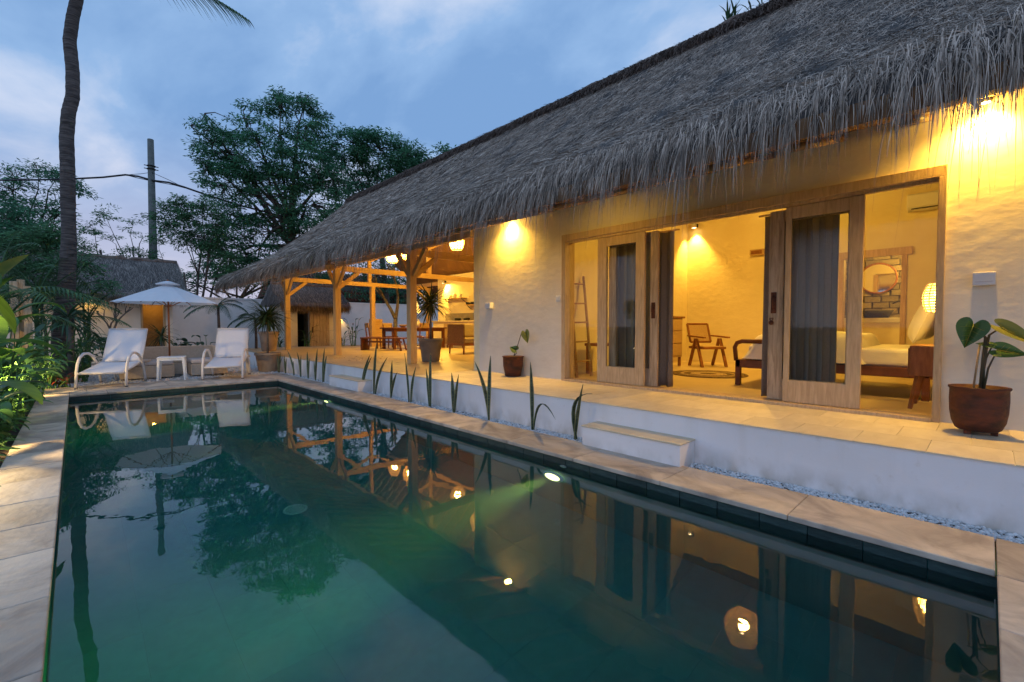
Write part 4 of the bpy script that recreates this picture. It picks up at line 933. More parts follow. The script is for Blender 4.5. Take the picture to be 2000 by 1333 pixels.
t = thing('standing_lamp', 'lit standing lamp with a conical yellow shade behind the near pavilion post', 'lamp', (10.75, 17.3, FZ))
m = MB(); m.lathe([(.15, 0), (.15, .03), (.02, .04)], n=16); m.build('base', 'black', t)
m = MB(); m.tube([(0, 0, .03), (0, 0, 1.55)], .012, 6); m.build('pole', 'black', t)
m = MB(); m.lathe([(.05, 1.95), (.24, 1.45)], n=20, cap=False); m.build('shade', 'lamp_paper', t)
lamp('POINT', (10.75, 17.3, FZ+1.62), 40, t, size=.06)
LV = []
for i in range(70):
    c = Vector((U(4.9, 6.2), U(10.8, 12.6), TZ+.004)); a = U(0, 6.28); L_ = U(.02, .05); w_ = L_*.4
    d_ = Vector((math.cos(a), math.sin(a), 0)); s_ = Vector((-d_.y, d_.x, 0)); LV.append([c, c+d_*L_*.5+s_*w_+Vector((0, 0, .008)), c+d_*L_, c+d_*L_*.5-s_*w_+Vector((0, 0, .004))])
m = MB()
for q in LV: m.add(q, [(0, 1, 2, 3)])
tag(m.build('fallen_leaves', 'dry_leaf'), 'scattered dry reddish leaves on the terrace edge of the pavilion', 'leaves', kind='stuff')

# ------------------------------------------------------------------ pots and their plants
def spiky_head(par, c, n, L0, L1, w, mt='leaf_spiky', up=(-.75, .95), droop=(.3, .9), name='crown'):
    m = MB()
    for i in range(n):
        a = U(0, 6.28); e = math.asin(U(math.sin(up[0]), math.sin(up[1]))); d = Vector((math.cos(a)*math.cos(e), math.sin(a)*math.cos(e), math.sin(e)))
        m.blade(Vector(c)+Vector((0, 0, U(-.12, .06)))+d*.02, d, U(L0, L1), w*U(.8, 1.2), U(*droop), 4, lambda t: (1-t)**.55*(.45+.55*min(1, t*5)), .12)
    return m.build(name, mt, par)
def dracaena(label, loc, trunk_h, L0, L1, n, w=.04, pr=None, ph=None, pot='clay_pot', heads=1, soil=True):
    t = thing('potted_dracaena', label, 'potted plant', loc)
    if pr:
        m = MB(); m.lathe([(pr*.70, 0), (pr*.74, .02), (pr*.96, ph*.86), (pr*.97, ph*.87), (pr*1.05, ph*.88), (pr*1.05, ph), (pr*.93, ph), (pr*.90, ph*.9)], n=28); m.build('pot', pot, t)
        m = MB(); m.lathe([(0, ph*.91), (pr*.9, ph*.90)], n=20, cap=False); m.build('soil', 'soil', t)
    z0 = ph*.88 if pr else 0
    m = MB(); m.tube([(0, 0, z0), (.012, .01, z0+trunk_h*.5), (0, 0, z0+trunk_h)], [.035, .028, .024], 8); m.build('trunk', 'grey_bark', t)
    spiky_head(t, (0, 0, z0+trunk_h), n, L0, L1, w)
    return t
dracaena('spiky dracaena in a large grey cement pot behind the near pavilion post', (6.35, 9.55, TZ), .95, .50, .80, 150, .042, .29, .56, 'cement_pot')
dracaena('bushy dracaena in the large clay pot at the far corner of the pool', (4.0, 14.4, -.04), 1.15, .58, .86, 230, .044, .33, .56)
dracaena('smaller dracaena in a clay pot on the terrace behind the corner pot', (4.85, 17.3, TZ), .5, .45, .7, 120, .04, .31, .68)
def heart(m, p, d, up, L, W, mi=0):
    """heart-shaped leaf blade hanging from p along d"""
    p, d, up = Vector(p), Vector(d).normalized(), Vector(up).normalized(); s = d.cross(up).normalized(); nr = s.cross(d)
    out = [(-.22, .10), (-.27, .26), (-.14, .43), (.08, .5), (.32, .44), (.58, .30), (.82, .12), (1.0, 0.0)]
    vs = [p, p + d*L*.5 + nr*(-.03*L)*0 , p + d*L]
    M_ = []
    for k in range(5): M_.append(p + d*L*(k/4.0) + nr*(-.05*L*math.sin(k/4*3.1)))
    rows = []
    vs = list(M_); fs = []
    for sg in (1, -1):
        st = len(vs)
        for (a, w_) in out[:-1]: vs.append(p + d*(a*L) + s*(sg*w_*W) + nr*(.10*L*w_*2 - .04*L*max(a, 0)))
        idx = [st+i for i in range(len(out)-1)]
        fs += [(0, idx[0], idx[1]), (0, idx[1], idx[2]), (0, idx[2], idx[3], 1), (1, idx[3], idx[4], 2), (2, idx[4], idx[5], 3), (3, idx[5], idx[6], 4)]
    m.add(vs, fs, True)
t = thing('potted_alocasia', 'heart leaf plant in a large rusty metal pot beside the door frame', 'potted plant', (5.30, 0.04, TZ))
m = MB()
m.lathe([(.118, .03), (.138, .045), (.160, .10), (.172, .18), (.176, .28), (.174, .36), (.184, .372), (.184, .385), (.168, .385), (.162, .34)], n=36); pot_ = m.build('pot', 'rust_pot', t)
for k in range(3): a = 2*math.pi*k/3+.4; m = MB(); m.box((math.cos(a)*.095-.022, math.sin(a)*.095-.022, 0), (math.cos(a)*.095+.022, math.sin(a)*.095+.022, .04)); m.build('foot', 'rust', t, bevel=.004)
m = MB(); m.lathe([(0, .335), (.158, .33)], n=24, cap=False); m.build('soil', 'soil', t)
def stemleaf(t, base, pts, r, tip_d, up, L, W, mt='leaf_heart'):
    m = MB(); m.tube([base]+pts, [r]*(len(pts))+[r*.6], 6); st = m.build('stem', 'stem_brown', t, world=True)
    m = MB(); heart(m, pts[-1], tip_d, up, L, W); lf_ = m.build('leaf', mt, t, world=True, sub=1)
    m = MB(); d_ = Vector(tip_d).normalized(); u_ = Vector(up).normalized(); s_ = d_.cross(u_).normalized(); nn = s_.cross(d_); p_ = Vector(pts[-1])
    m.tube([p_+nn*.002, p_+d_*L*.5-nn*(.05*L-.002), p_+d_*L*.95], [r*.5, r*.3, r*.12], 5)
    for k in (.08, .26, .46, .64):
        for sg in (-1, 1): q_ = p_+d_*L*k-nn*(.05*L*math.sin(k*3.1)-.002); m.tube([q_, q_+(s_*sg*.40*W*(1-k*.8)+d_*L*.12)+nn*(.06*L)], [r*.22, r*.08], 4)
    m.build('vein', 'leaf_yellow', lf_, world=True)
xq = 5.30
def pp(px, py, x=xq): return PX(px, py, x)
b0 = Vector((5.30, .035, TZ+.33)); toc = Vector((-.9, -.1, .35))
stemleaf(t, b0, [pp(1920, 700), pp(1925, 660), pp(1902, 634, 5.24)], .010, (-.12, .22, -.85), toc, .20, .21)
stemleaf(t, b0+Vector((.01, -.02, 0)), [pp(1922, 710), pp(1932, 655), pp(1955, 640)], .008, (.0, -.62, -.40), (-.75, .2, .9), .27, .15, 'leaf_yellow')
stemleaf(t, b0+Vector((-.01, -.02, 0)), [pp(1930, 720), pp(1948, 684)], .007, (-.05, -.80, -.15), (-.8, -.1, .5), .17, .15)
stemleaf(t, b0+Vector((.01, .0, 0)), [pp(1926, 700), pp(1938, 676)], .007, (-.05, .5, .1), (-.6, 0, .8), .10, .08)
m = MB(); m.tube([b0+Vector((0, .04, 0)), pp(1914, 672)], .007, 6); m.build('stake', 'bamboo', t, world=True)
t = thing('potted_seedling', 'small two-leaved plant in a brown pot against the white wall', 'potted plant', (5.50, 5.72, TZ))
m = MB(); m.lathe([(.125, 0), (.14, .015), (.172, .18), (.178, .33), (.19, .335), (.19, .35), (.165, .35), (.16, .30)], n=28); m.build('pot', 'rust_pot', t)
m = MB(); m.lathe([(0, .315), (.163, .31)], n=20, cap=False); m.build('soil', 'pebble', t)
b0 = Vector((5.5, 5.72, TZ+.31)); s5 = lambda px, py: PX(px, py, 5.5)
stemleaf(t, b0, [s5(1012, 672), s5(1018, 652), s5(1026, 650)], .007, (-.1, -.35, -.8), (-.9, -.3, .3), .20, .16, 'leaf_yellow')
stemleaf(t, b0+Vector((0, .02, 0)), [s5(1009, 690), s5(1008, 684)], .006, (-.1, .6, .2), (-.8, 0, .6), .15, .15, 'leaf_heart')

# snake plants in the pebble strip: base pixel row, leaf tips
def snake(base, tips, label, bent=()):
    b_ = PZ(base[0], base[1], -.03); b_.x = max(4.09, min(4.24, b_.x)) ; k = 4.15/ b_.x
    b_ = Vector((4.15, PX(base[0], base[1], 4.15).y, -.035))
    t = thing('snake_plant', label, 'plant', b_, group='snake plants along the terrace wall')
    for i, tp in enumerate(tips):
        p = PX(tp[0], tp[1], 4.15+(i-.5)*.03) - b_; off = Vector((U(-.015, .015), (i-len(tips)/2+.5)*-.03, 0)); L_ = (p-off).length
        m = MB(); me_ = MB(); n = 9; w_ = max(.040, min(.070, .115*L_))*U(.85, 1.1); vs = []; fs = []; ve = []; fe = []
        sag = Vector((-.25*p.y*.3, -p.y*.35, 0)); c1 = off + Vector((0, p.y*.12, p.z*.55)) if p.z > .12 else off+Vector((0, p.y*.2, .3))
        if len(tp) > 2: c1 = PX(tp[2], tp[3], 4.15)*1.0 - b_; c1 = c1*2 - (off+p)*.5
        tw0 = 2.38+U(-.5, .5); tw1 = tw0 + U(-.7, .7)
        for j in range(n+1):
            u = j/n; q = off*(1-u)**2 + c1*2*u*(1-u) + p*u*u
            wj = w_*(.38+.62*math.sin(min(1, u*1.6)*math.pi/2))*(1-u**3)**.9 if j < n else .002
            tw = tw0+(tw1-tw0)*u; a = Vector((math.sin(tw)*.9, math.cos(tw), .0)); nn = Vector((math.cos(tw), -math.sin(tw), 0))
            vs += [q - a*wj/2 + nn*wj*.16, q, q + a*wj/2 + nn*wj*.16]
            for sg in (-1, 1): ve += [q + a*(sg*wj*.5) + nn*wj*.165, q + a*(sg*wj*.36) + nn*(wj*.10+.0025)]
        for j in range(n):
            fs += [(3*j, 3*j+1, 3*j+4, 3*j+3), (3*j+1, 3*j+2, 3*j+5, 3*j+4)]
            fe += [(4*j, 4*j+1, 4*j+5, 4*j+4), (4*j+2, 4*j+3, 4*j+7, 4*j+6)]
        m.add(vs, fs, True); o = m.build('leaf', 'snake_leaf', t); sd = o.modifiers.new('thick', 'SOLIDIFY'); sd.thickness = .004
        m = MB(); m.add(ve, fe, True); m.build('leaf_edge', 'snake_edge', o)
SN = [
 ((1125, 863), [(1139, 751), (1157, 770, 1122, 790)], 'snake plant beside the near step, one leaf bent over at the top'),
 ((1040, 844), [(1036, 707), (1085, 820, 1056, 790)], 'snake plant with one tall leaf and one leaf bent right to the ground'),
 ((955, 825), [(927, 706), (958, 695)], 'tallest pair of snake plant leaves, spread in a wide V'),
 ((888, 807), [(882, 728), (896, 732)], 'short snake plant with two broad leaves below the potted seedling'),
 ((841, 797), [(832, 720), (841, 690)], 'snake plant in front of the cement pot, left leaf shorter'),
 ((801, 786), [(790, 690), (812, 717)], 'snake plant in front of the near post, long left leaf and two right leaves'),
 ((763, 780), [(766, 704), (776, 727)], 'short snake plant left of the near post'),
 ((732, 771), [(736, 668), (756, 699)], 'snake plant with one very tall leaf, in front of the bench'),
 ((707, 760), [(723, 693), (726, 697)], 'single leaning snake plant just right of the far step'),
 ((632, 732), [(634, 680), (638, 695)], 'snake plant just left of the far step'),
 ((616, 744), [(620, 681), (613, 703)], 'snake plant between two thin ones, left of the far step'),
 ((602, 740), [(600, 687), (605, 700)], 'upright snake plant in front of the shed door'),
 ((587, 738), [(580, 688), (588, 694)], 'thin snake plant left of the shed door'),
 ((574, 734), [(561, 684), (573, 705)], 'snake plant leaning left below the far post'),
 ((557, 730), [(555, 694), (560, 700)], 'small snake plant next to the clay pot'),
 ((545, 727), [(541, 692), (548, 690), (552, 697)], 'clump of thin snake plant leaves against the clay pot'),
]
for s_ in SN: snake(*s_)

# ------------------------------------------------------------------ loungers, side table, sofa, umbrella
def lounger(x, y, rz, label):
    t = thing('sun_lounger', label, 'sun lounger', (x, y, 0), rz, 'sun loungers at the far end of the pool')   # local +y runs from foot to head
    W = .36
    m = MB()
    for s in (-1, 1): m.tube([(s*W, -.02, .30), (s*W, .62, .385), (s*W, 1.15, .47), (s*W, 1.75, .45)], .022, 8)
    m.tube([(-W, -.02, .30), (W, -.02, .30)], .022, 8); m.tube([(-W, 1.75, .45), (W, 1.75, .45)], .022, 8); m.build('frame', 'white_metal', t)
    m = MB(); vs = []; fs = []
    for j in range(9):
        v = j/8
        for i in range(7): u = i/6*2-1; vs.append((u*(W-.005), -.03+v*1.16, .315+.168*v - .02*(1-u*u)))
    for j in range(8):
        for i in range(6): a = j*7+i; fs.append((a, a+1, a+8, a+7))
    m.add(vs, fs, True); o = m.build('seat_sling', 'sling', t); sd = o.modifiers.new('t', 'SOLIDIFY'); sd.thickness = .008
    m = MB(); h0 = Vector((0, 1.12, .475)); d = Vector((0, .52, .86)).normalized(); Lb = .87
    for s in (-1, 1): m.tube([h0+Vector((s*W, 0, 0)), h0+Vector((s*W, 0, 0))+d*Lb*.5+Vector((0, .015, 0)), h0+Vector((s*W, 0, 0))+d*Lb], .018, 8)
    m.tube([h0+d*Lb+Vector((-W, 0, 0)), h0+d*Lb+Vector((W, 0, 0))], .018, 8); m.build('back_frame', 'white_metal', t)
    m = MB(); vs = []; fs = []
    for j in range(9):
        v = j/8
        for i in range(7): u = i/6*2-1; q = h0+d*(Lb*v); vs.append((u*W, q.y+.018*(1-u*u)-.01, q.z))
    for j in range(8):
        for i in range(6): a = j*7+i; fs.append((a, a+1, a+8, a+7))
    m.add(vs, fs, True); o = m.build('back_sling', 'sling', t); sd = o.modifiers.new('t', 'SOLIDIFY'); sd.thickness = .008
    for s in (-1, 1):
        x_ = s*(W+.055)
        pts = [(x_, .0, .012), (x_, .03, .33), (x_, .09, .50), (x_, .20, .63), (x_, .38, .70), (x_, .60, .695), (x_, .80, .62), (x_, .96, .48), (x_, 1.08, .27), (x_, 1.17, .012)]
        P_ = []
        for k in range(len(pts)-1):
            for q in range(3): P_.append(Vector(pts[k]).lerp(Vector(pts[k+1]), q/3))
        P_.append(Vector(pts[-1]))
        m = MB(); m.tube(P_, .028, 8); m.build('arm_loop', 'white_metal', t)
        for p_ in (pts[0], pts[-1]): m = MB(); m.lathe([(.03, 0), (.03, .018)], (p_[0], p_[1], 0), 10); m.build('rubber_foot', 'black', t)
    for s in (-1, 1): m = MB(); m.bar((s*.30, 1.55, .39), (s*.30, 1.68, .0), .04, .04); m.build('leg', 'white_metal', t)
    m = MB(); m.bar((0, 1.36, .80), (0, 1.66, .40), .5, .02); m.build('back_brace', 'white_metal', t)
RL = math.atan2(-.27, .96) - .09
c1 = (Vector((-.05, 12.97, 0))+Vector((.78, 12.72, 0)))/2; c2 = (Vector((2.13, 12.92, 0))+Vector((2.97, 12.66, 0)))/2
lounger(c1.x, c1.y, RL, 'white sling sun lounger at the left, beside the garden bed'); lounger(c2.x, c2.y, RL, 'white sling sun lounger at the right, beside the clay pot')
t = thing('side_table', 'small white plastic side table between the two sun loungers', 'side table', (1.66, 13.58, 0), -.2)
m = MB(); m.box((-.27, -.27, .525), (.27, .27, .555)); m.build('tabletop', 'white_plastic', t, bevel=.012, seg=3)
m = MB()
for a, c in (((-.25, -.25), (.25, -.25)), ((.25, -.25), (.25, .25)), ((.25, .25), (-.25, .25)), ((-.25, .25), (-.25, -.25))): m.bar((*a, .50), (*c, .50), .02, .05)
m.build('skirt', 'white_plastic', t)
for a in (-1, 1):
    for c in (-1, 1): m = MB(); m.bar((a*.235, c*.235, .525), (a*.262, c*.262, .0), .055, .055, t=.7); m.build('leg', 'white_plastic', t, bevel=.008)
t = thing('outdoor_sofa', 'beige L-shaped outdoor sofa behind the side table', 'sofa', (1.9, 15.0, -.03), -.03)
def sbox(n, lo, hi, mt, bv=.03): m = MB(); m.box(lo, hi); m.build(n, mt, t, bevel=bv, seg=3)
for k, (a, c) in enumerate(((-1.15, -.10), (.25, 1.05))): sbox('base', (a, -.85, .05), (c, .25, .34), 'sofa_beige', .012); sbox('seat_cushion', (a+.01, -.83, .345), (c-.01, .0, .46), 'sofa_seat', .04)
sbox('base', (-.08, -.15, .05), (.23, .25, .34), 'sofa_beige', .012)
sbox('backrest', (-1.15, .02, .34), (1.05, .25, .78), 'sofa_beige', .02); sbox('armrest', (.84, -.4, .34), (1.05, .018, .77), 'sofa_beige', .02)
for x_ in (-1.05, .95): m = MB(); m.box((x_-.03, -.75, 0), (x_+.03, .15, .05)); m.build('plinth', 'black', t)
UX, UY = 1.77, 15.02
t = thing('parasol', 'open white parasol on a reddish wooden pole above the outdoor sofa', 'parasol', (1.74, 14.62, -.03))
m = MB(); m.tube([(0, 0, .04), (0, 0, 2.42)], .021, 10); m.build('pole', 'umbrella_wood', t)
m = MB(); m.lathe([(.24, 0), (.25, .02), (.24, .05), (.04, .07), (.035, .16)], n=24); m.build('base', 'concrete', t)
m = MB(); vs = [(0, 0, 2.40)]; fs = []; nS = 8; per = 6; RU = 1.17
rings = 6
for j in range(1, rings+1):
    for k in range(nS*per):
        a = 2*math.pi*(k/per)/nS + .2; s_ = (k % per)/per; rr = RU*j/rings; edge = math.cos(math.pi/nS)/math.cos((s_-.5)*2*math.pi/nS)
        zz = 2.40 - .50*(j/rings)**1.05 - .035*(j/rings)*math.sin(math.pi*s_)*(-1) - (.0 if j < rings else 0)
        vs.append((rr*math.cos(a)*edge, rr*math.sin(a)*edge, zz - .05*(j/rings)*(4*s_*(1-s_))*.6))
M_ = nS*per
for k in range(M_): fs.append((0, 1+k, 1+(k+1) % M_))
for j in range(rings-1):
    for k in range(M_): q = (k+1) % M_; fs.append((1+j*M_+k, 1+(j+1)*M_+k, 1+(j+1)*M_+q, 1+j*M_+q))
m.add(vs, fs); cn = m.build('canopy', 'canvas', t)
m = MB(); m.lathe([(.02, 2.475), (.09, 2.46), (.26, 2.40), (.25, 2.375)], n=8, cap=False); m.build('vent_cap', 'canvas', cn)
m = MB(); m.sphere((0, 0, 2.49), .025, 8, 6); m.build('finial', 'umbrella_wood', t)
for k in range(nS):
    a = 2*math.pi*k/nS + .2; m = MB(); m.tube([(.03*math.cos(a), .03*math.sin(a), 2.36), (1.15*math.cos(a), 1.15*math.sin(a), 1.885)], .009, 5); m.build('rib', 'umbrella_wood', t)
    m = MB(); m.tube([(.03*math.cos(a), .03*math.sin(a), 1.82), (.60*math.cos(a), .60*math.sin(a), 2.11)], .007, 5); m.build('strut', 'umbrella_wood', t)

# ------------------------------------------------------------------ buildings behind
def thatch_box(name, label, cat, x0, x1, yf, yb, z0, zw, zr, over, wallm, opening=None, door=None, fringe_n=3500, straw_n=32000, base=0.0):
    h = thing(name, label, cat, ((x0+x1)/2, yf, base))
    ym = (yf+yb)/2
    m = MB()
    if opening:
        a, c, zt_ = opening; m.box((x0, yf, base), (a, yf+.15, zw)); m.box((c, yf, base), (x1, yf+.15, zw)); m.box((a, yf, zt_), (c, yf+.15, zw))
    else: m.box((x0, yf, base), (x1, yf+.15, zw))
    m.box((x0, yf+.15, base), (x0+.15, yb, zw)); m.box((x1-.15, yf+.15, base), (x1, yb, zw)); m.box((x0+.15, yb-.15, base), (x1-.15, yb, zw))
    m.build('wall', wallm, h, world=True)
    ye = yf-over; zl = zw-.02; A0_, A1_ = x0-over*.7, x1+over*.7
    m = MB(); prof = [(ye, zl), (ye-.02, zl+.12), (ym, zr), (2*ym-ye+.02, zl+.12), (2*ym-ye, zl)]
    m.poly_prism([(A0_, y, z) for y, z in prof], (A1_-A0_, 0, 0)); rf = m.build('thatch_roof', 'thatch_core', h, world=True)
    n = straw_n; xs = RNG.uniform(A0_, A1_, n); s = RNG.random(n); P = np.stack([xs, ye+(ym-ye)*s, zl+.13+(zr-zl-.13)*s], 1)
    D = np.stack([RNG.normal(0, .3, n), -np.ones(n), -np.full(n, (zr-zl)/(ym-ye))+RNG.uniform(0, .35, n)], 1)
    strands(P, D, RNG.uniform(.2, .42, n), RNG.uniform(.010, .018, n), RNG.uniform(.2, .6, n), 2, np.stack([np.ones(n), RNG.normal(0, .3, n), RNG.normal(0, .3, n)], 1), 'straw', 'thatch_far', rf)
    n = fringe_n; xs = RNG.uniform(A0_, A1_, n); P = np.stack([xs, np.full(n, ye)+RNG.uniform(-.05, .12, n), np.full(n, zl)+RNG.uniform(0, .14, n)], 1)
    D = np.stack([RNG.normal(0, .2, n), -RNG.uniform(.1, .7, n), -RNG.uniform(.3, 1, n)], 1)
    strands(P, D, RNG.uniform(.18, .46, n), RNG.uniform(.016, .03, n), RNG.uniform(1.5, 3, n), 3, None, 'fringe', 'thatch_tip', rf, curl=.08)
    n = straw_n//6; sgn = np.where(RNG.random(n) < .5, -1.0, 1.0); v = RNG.random(n); yy = ye+(2*ym-2*ye)*RNG.random(n); zz = zl+.1+(zr-zl-.1)*(1-np.abs(yy-ym)/(ym-ye))*v
    P = np.stack([np.where(sgn < 0, A0_, A1_)+sgn*.02, yy, zz+.06], 1); D = np.stack([sgn*RNG.uniform(.15, .6, n), RNG.normal(0, .25, n), -np.ones(n)], 1)
    strands(P, D, RNG.uniform(.2, .42, n), RNG.uniform(.012, .022, n), RNG.uniform(.2, .9, n), 2, np.stack([RNG.normal(0, .3, n), np.ones(n), RNG.normal(0, .2, n)], 1), 'straw', 'thatch_far', rf)
    m = MB(); m.tube([(A0_+(A1_-A0_)*q/40, ym, zr-.03+.025*math.sin(q*1.7)+.02*math.sin(q*4.1)) for q in range(41)], [.10+.03*math.sin(q*2.9) for q in range(41)], 8); m.build('ridge_roll', 'thatch_ridge', rf, world=True)
    return h
bg = thatch_box('bungalow', 'white bungalow with thatched roof and an open doorway behind the garden', 'bungalow', -4.2, 2.62, 21.0, 24.4, 0, 2.35, 3.85, .55, 'plaster', (1.75, 2.35, 2.12))
m = MB(); m.box((1.70, 22.2, 0), (2.47, 22.3, 2.3)); m.build('inner_wall', 'ochre_wall', bg, world=True)
m = MB(); m.box((1.69, 20.96, 0), (1.75, 21.02, 2.16)); m.box((2.35, 20.96, 0), (2.41, 21.02, 2.16)); m.box((1.69, 20.96, 2.12), (2.41, 21.02, 2.19)); m.build('door_frame', 'door_wood', bg, world=True)
lamp('POINT', (2.05, 21.7, 2.22), 9, bg, size=.05)
m = MB(); m.sphere((2.05, 21.7, 2.28), .04, 8, 6); m.build('bulb', 'bulb', bg, world=True)
for x_ in (-1.2, .4): lamp('SPOT', (x_, 20.75, 2.28), 13, bg, size=.03, target=(x_, 20.9, .2), angle=120)
for x_ in (-1.2, .4): m = MB(); m.lathe([(.04, .08), (.045, 0)], (x_, 20.75, 2.30), 10); m.build('eave_lamp', 'bulb', bg, world=True)
sh = thatch_box('garden_shed', 'small thatched shed with a plank door past the pavilion', 'shed', 6.55, 9.0, 21.0, 23.2, 0, 2.2, 3.2, .35, 'plaster', (7.05, 7.55, 1.95), None, 2200, 9000, .2)
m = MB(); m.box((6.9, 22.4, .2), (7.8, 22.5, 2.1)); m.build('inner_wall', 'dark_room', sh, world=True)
dr = MB(); dr.box((7.55, 20.93, .22), (7.57, 20.99, 1.96)); dr = dr.build('door', 'old_wood', sh, world=True)
for k in range(6): m = MB(); m.box((7.572+k*.142, 20.93-(k % 2)*.008, .22), (7.708+k*.142, 20.975, 1.98)); m.build('plank', 'old_wood', dr, world=True, bevel=.004)
m = MB(); m.bar((7.66, 20.90, 1.25), (7.66, 20.90, .98), .03, .03); m.build('handle', 'rust', dr, world=True)
bw = thing('boundary_wall', 'long white compound wall behind the shed and pavilion', 'wall', (9, 25, 0))
m = MB(); m.box((2.62, 25.0, -.1), (20.0, 25.2, 2.55)); m.build('wall', 'white_render', bw, world=True)
m = MB(); m.box((2.60, 24.97, 2.551), (20.0, 25.23, 2.62)); m.build('coping', 'white_render', bw, world=True)
# neighbour's terracotta roof
nb = thing('neighbour_house', 'dark neighbouring house with red tiled roof beyond the compound wall', 'house', (14, 33, 0))
m = MB(); m.box((10.5, 32.6, 0), (19.5, 38, 4.2)); m.build('wall', 'concrete', nb, world=True)
m = MB(); m.poly_prism([(10.0, 31.4, 3.05), (10.0, 35.3, 5.3), (10.0, 39, 3.05)], (10, 0, 0)); nr_ = m.build('roof', 'roof_tile_red', nb, world=True)
for k in range(40): m = MB(); x_ = 10.05+k*.25; m.tube([(x_, 31.35, 3.08), (x_, 35.3, 5.36)], .075, 6); m.build('tile_row', 'roof_tile_red', nr_, world=True)
m = MB(); m.box((9.4, 36, 5.8), (22, 36.4, 6.05)); m.build('ledge', 'white_render', nb, world=True)

# ------------------------------------------------------------------ trees
def leaf_cloud(C, per, rad, flat, L, W, spread_up=.25):
    """leaflets around clump centres C (N,3): rhombic leaves"""
    n = len(C)*per; c = np.repeat(C, per, 0); r = np.repeat(rad, per)
    d = RNG.normal(size=(n, 3)); d /= np.linalg.norm(d, axis=1, keepdims=True)
    k = RNG.random(n)**.45; off = d*(k*r)[:, None]*np.array([1, 1, flat])
    p = c + off
    ax = off*np.array([1, 1, .4]) + RNG.normal(size=(n, 3))*np.array([.5, .5, .22])*r[:, None]; ax[:, 2] -= .18*r
    ax /= np.maximum(np.linalg.norm(ax, axis=1, keepdims=True), 1e-6)
    sd = np.cross(ax, np.array([0, 0, 1.0]) + RNG.normal(scale=.45, size=(n, 3))); sd /= np.maximum(np.linalg.norm(sd, axis=1, keepdims=True), 1e-6)
    l = L*(.5+1.1*RNG.random(n)**1.5)[:, None]; w = W*RNG.uniform(.7, 1.2, n)[:, None]
    V = np.stack([p, p+ax*l*.5-sd*w*.5, p+ax*l, p+ax*l*.5+sd*w*.5], 1).reshape(-1, 3)
    Q = np.arange(n*4).reshape(-1, 4); return V, Q
def tree(label, base, ell, t, trunk_r, n_cl, per, crad, L, W, leaf='leaf_tree', depth=1.0, fork=.42, bark='bark', stems=1, flat=.40, trunk_to=None, cat='tree', name='broadleaf_tree', minz=2.0):
    """ell: list of (px, py, r) photo ellipses of the crown at depth t"""
    th = thing(name, label, cat, base)
    base = Vector(base); areas = np.array([e[2]**2 for e in ell], float); pr = areas/areas.sum(); C = []
    k = t/FPX
    while len(C) < n_cl:
        e = ell[RNG.choice(len(ell), p=pr)]; v = RNG.normal(size=3); v /= np.linalg.norm(v); v *= RNG.random()**.28
        p = PT(e[0]+v[0]*e[2], e[1]+v[1]*e[2]*.86, t + v[2]*e[2]*k*depth)
        if p.z > minz: C.append(p)
    cen = sum(C, Vector())/len(C)
    m = MB(); tips = []
    for s in range(stems):
        a = 2*math.pi*s/max(1, stems); top = Vector(trunk_to) if trunk_to is not None and stems == 1 else Vector((base.x+(cen.x-base.x)*.5+math.cos(a)*1.2*(stems > 1), base.y+(cen.y-base.y)*.5+math.sin(a)*1.2*(stems > 1), base.z+(cen.z-base.z)*(fork*2 if stems == 1 else U(.6, 1.0))))
        st = base + Vector((math.cos(a), math.sin(a), 0))*(.12*(stems > 1)); pts = []
        for q in range(7):
            u = q/6; p = st.lerp(top, u) + Vector((math.sin(u*5+s)*.15, math.cos(u*4+s)*.15, 0))*u*(1-u)*2; pts.append(p)
        m.tube([p-base for p in pts], [trunk_r*(1-.5*q/6)*(1.25 if q == 0 else 1) for q in range(7)], 8); tips.append((pts, trunk_r*.5))
    # main limbs to the crown ellipses, twigs to the clumps
    limbs = []
    for e in ell:
        pe = PT(e[0], e[1], t); pts, r0 = min(tips, key=lambda z: (z[0][-1]-pe).length); st = pts[4] if rnd() < .5 else pts[5]
        mid = st.lerp(pe, .5) + Vector((U(-.3, .3), U(-.3, .3), U(.1, .6))); seq = [st, st.lerp(mid, .5), mid, mid.lerp(pe, .55)+Vector((U(-.2, .2), U(-.2, .2), .1)), pe]
        m.tube([p-base for p in seq], [r0*.75, r0*.6, r0*.45, r0*.3, r0*.16], 6); limbs.append(seq)
    for c in C:
        seq = min(limbs, key=lambda z: min((z[i]-c).length for i in (1, 2, 3, 4))); st = min(seq[1:], key=lambda p: (p-c).length)
        if (st-c).length > .15: mid = st.lerp(c, .55)+Vector((U(-.2, .2), U(-.2, .2), U(-.15, .25))); m.tube([st-base, mid-base, c-base], [trunk_r*.13, trunk_r*.09, trunk_r*.04], 4, False)
    m.build('trunk', bark, th)
    rad = RNG.uniform(crad*.7, crad*1.25, len(C)); V, Q = leaf_cloud(np.array([tuple(c-base) for c in C]), per, rad, flat, L, W)
    o = np_mesh('crown', V, Q, leaf, th, smooth=False)
    return th
T1 = 27.0
tb = PT(556, 470, T1)
tree('tallest dark green tree, rising above the left end of the thatched roof', (tb.x, tb.y, -.05),
     [(548, 205, 38), (596, 200, 22), (600, 245, 50), (480, 240, 44), (415, 255, 36), (400, 222, 14), (372, 246, 12), (425, 300, 52), (510, 300, 70), (590, 315, 74), (440, 362, 60), (530, 380, 72), (610, 400, 70), (405, 330, 36), (450, 440, 55), (520, 470, 60), (585, 465, 48), (450, 500, 45), (500, 520, 40), (650, 350, 44)],
     T1, .30, 640, 70, .52, .22, .08, trunk_to=PT(570, 380, T1))
T2 = 30.0; tb = PT(760, 470, T2)
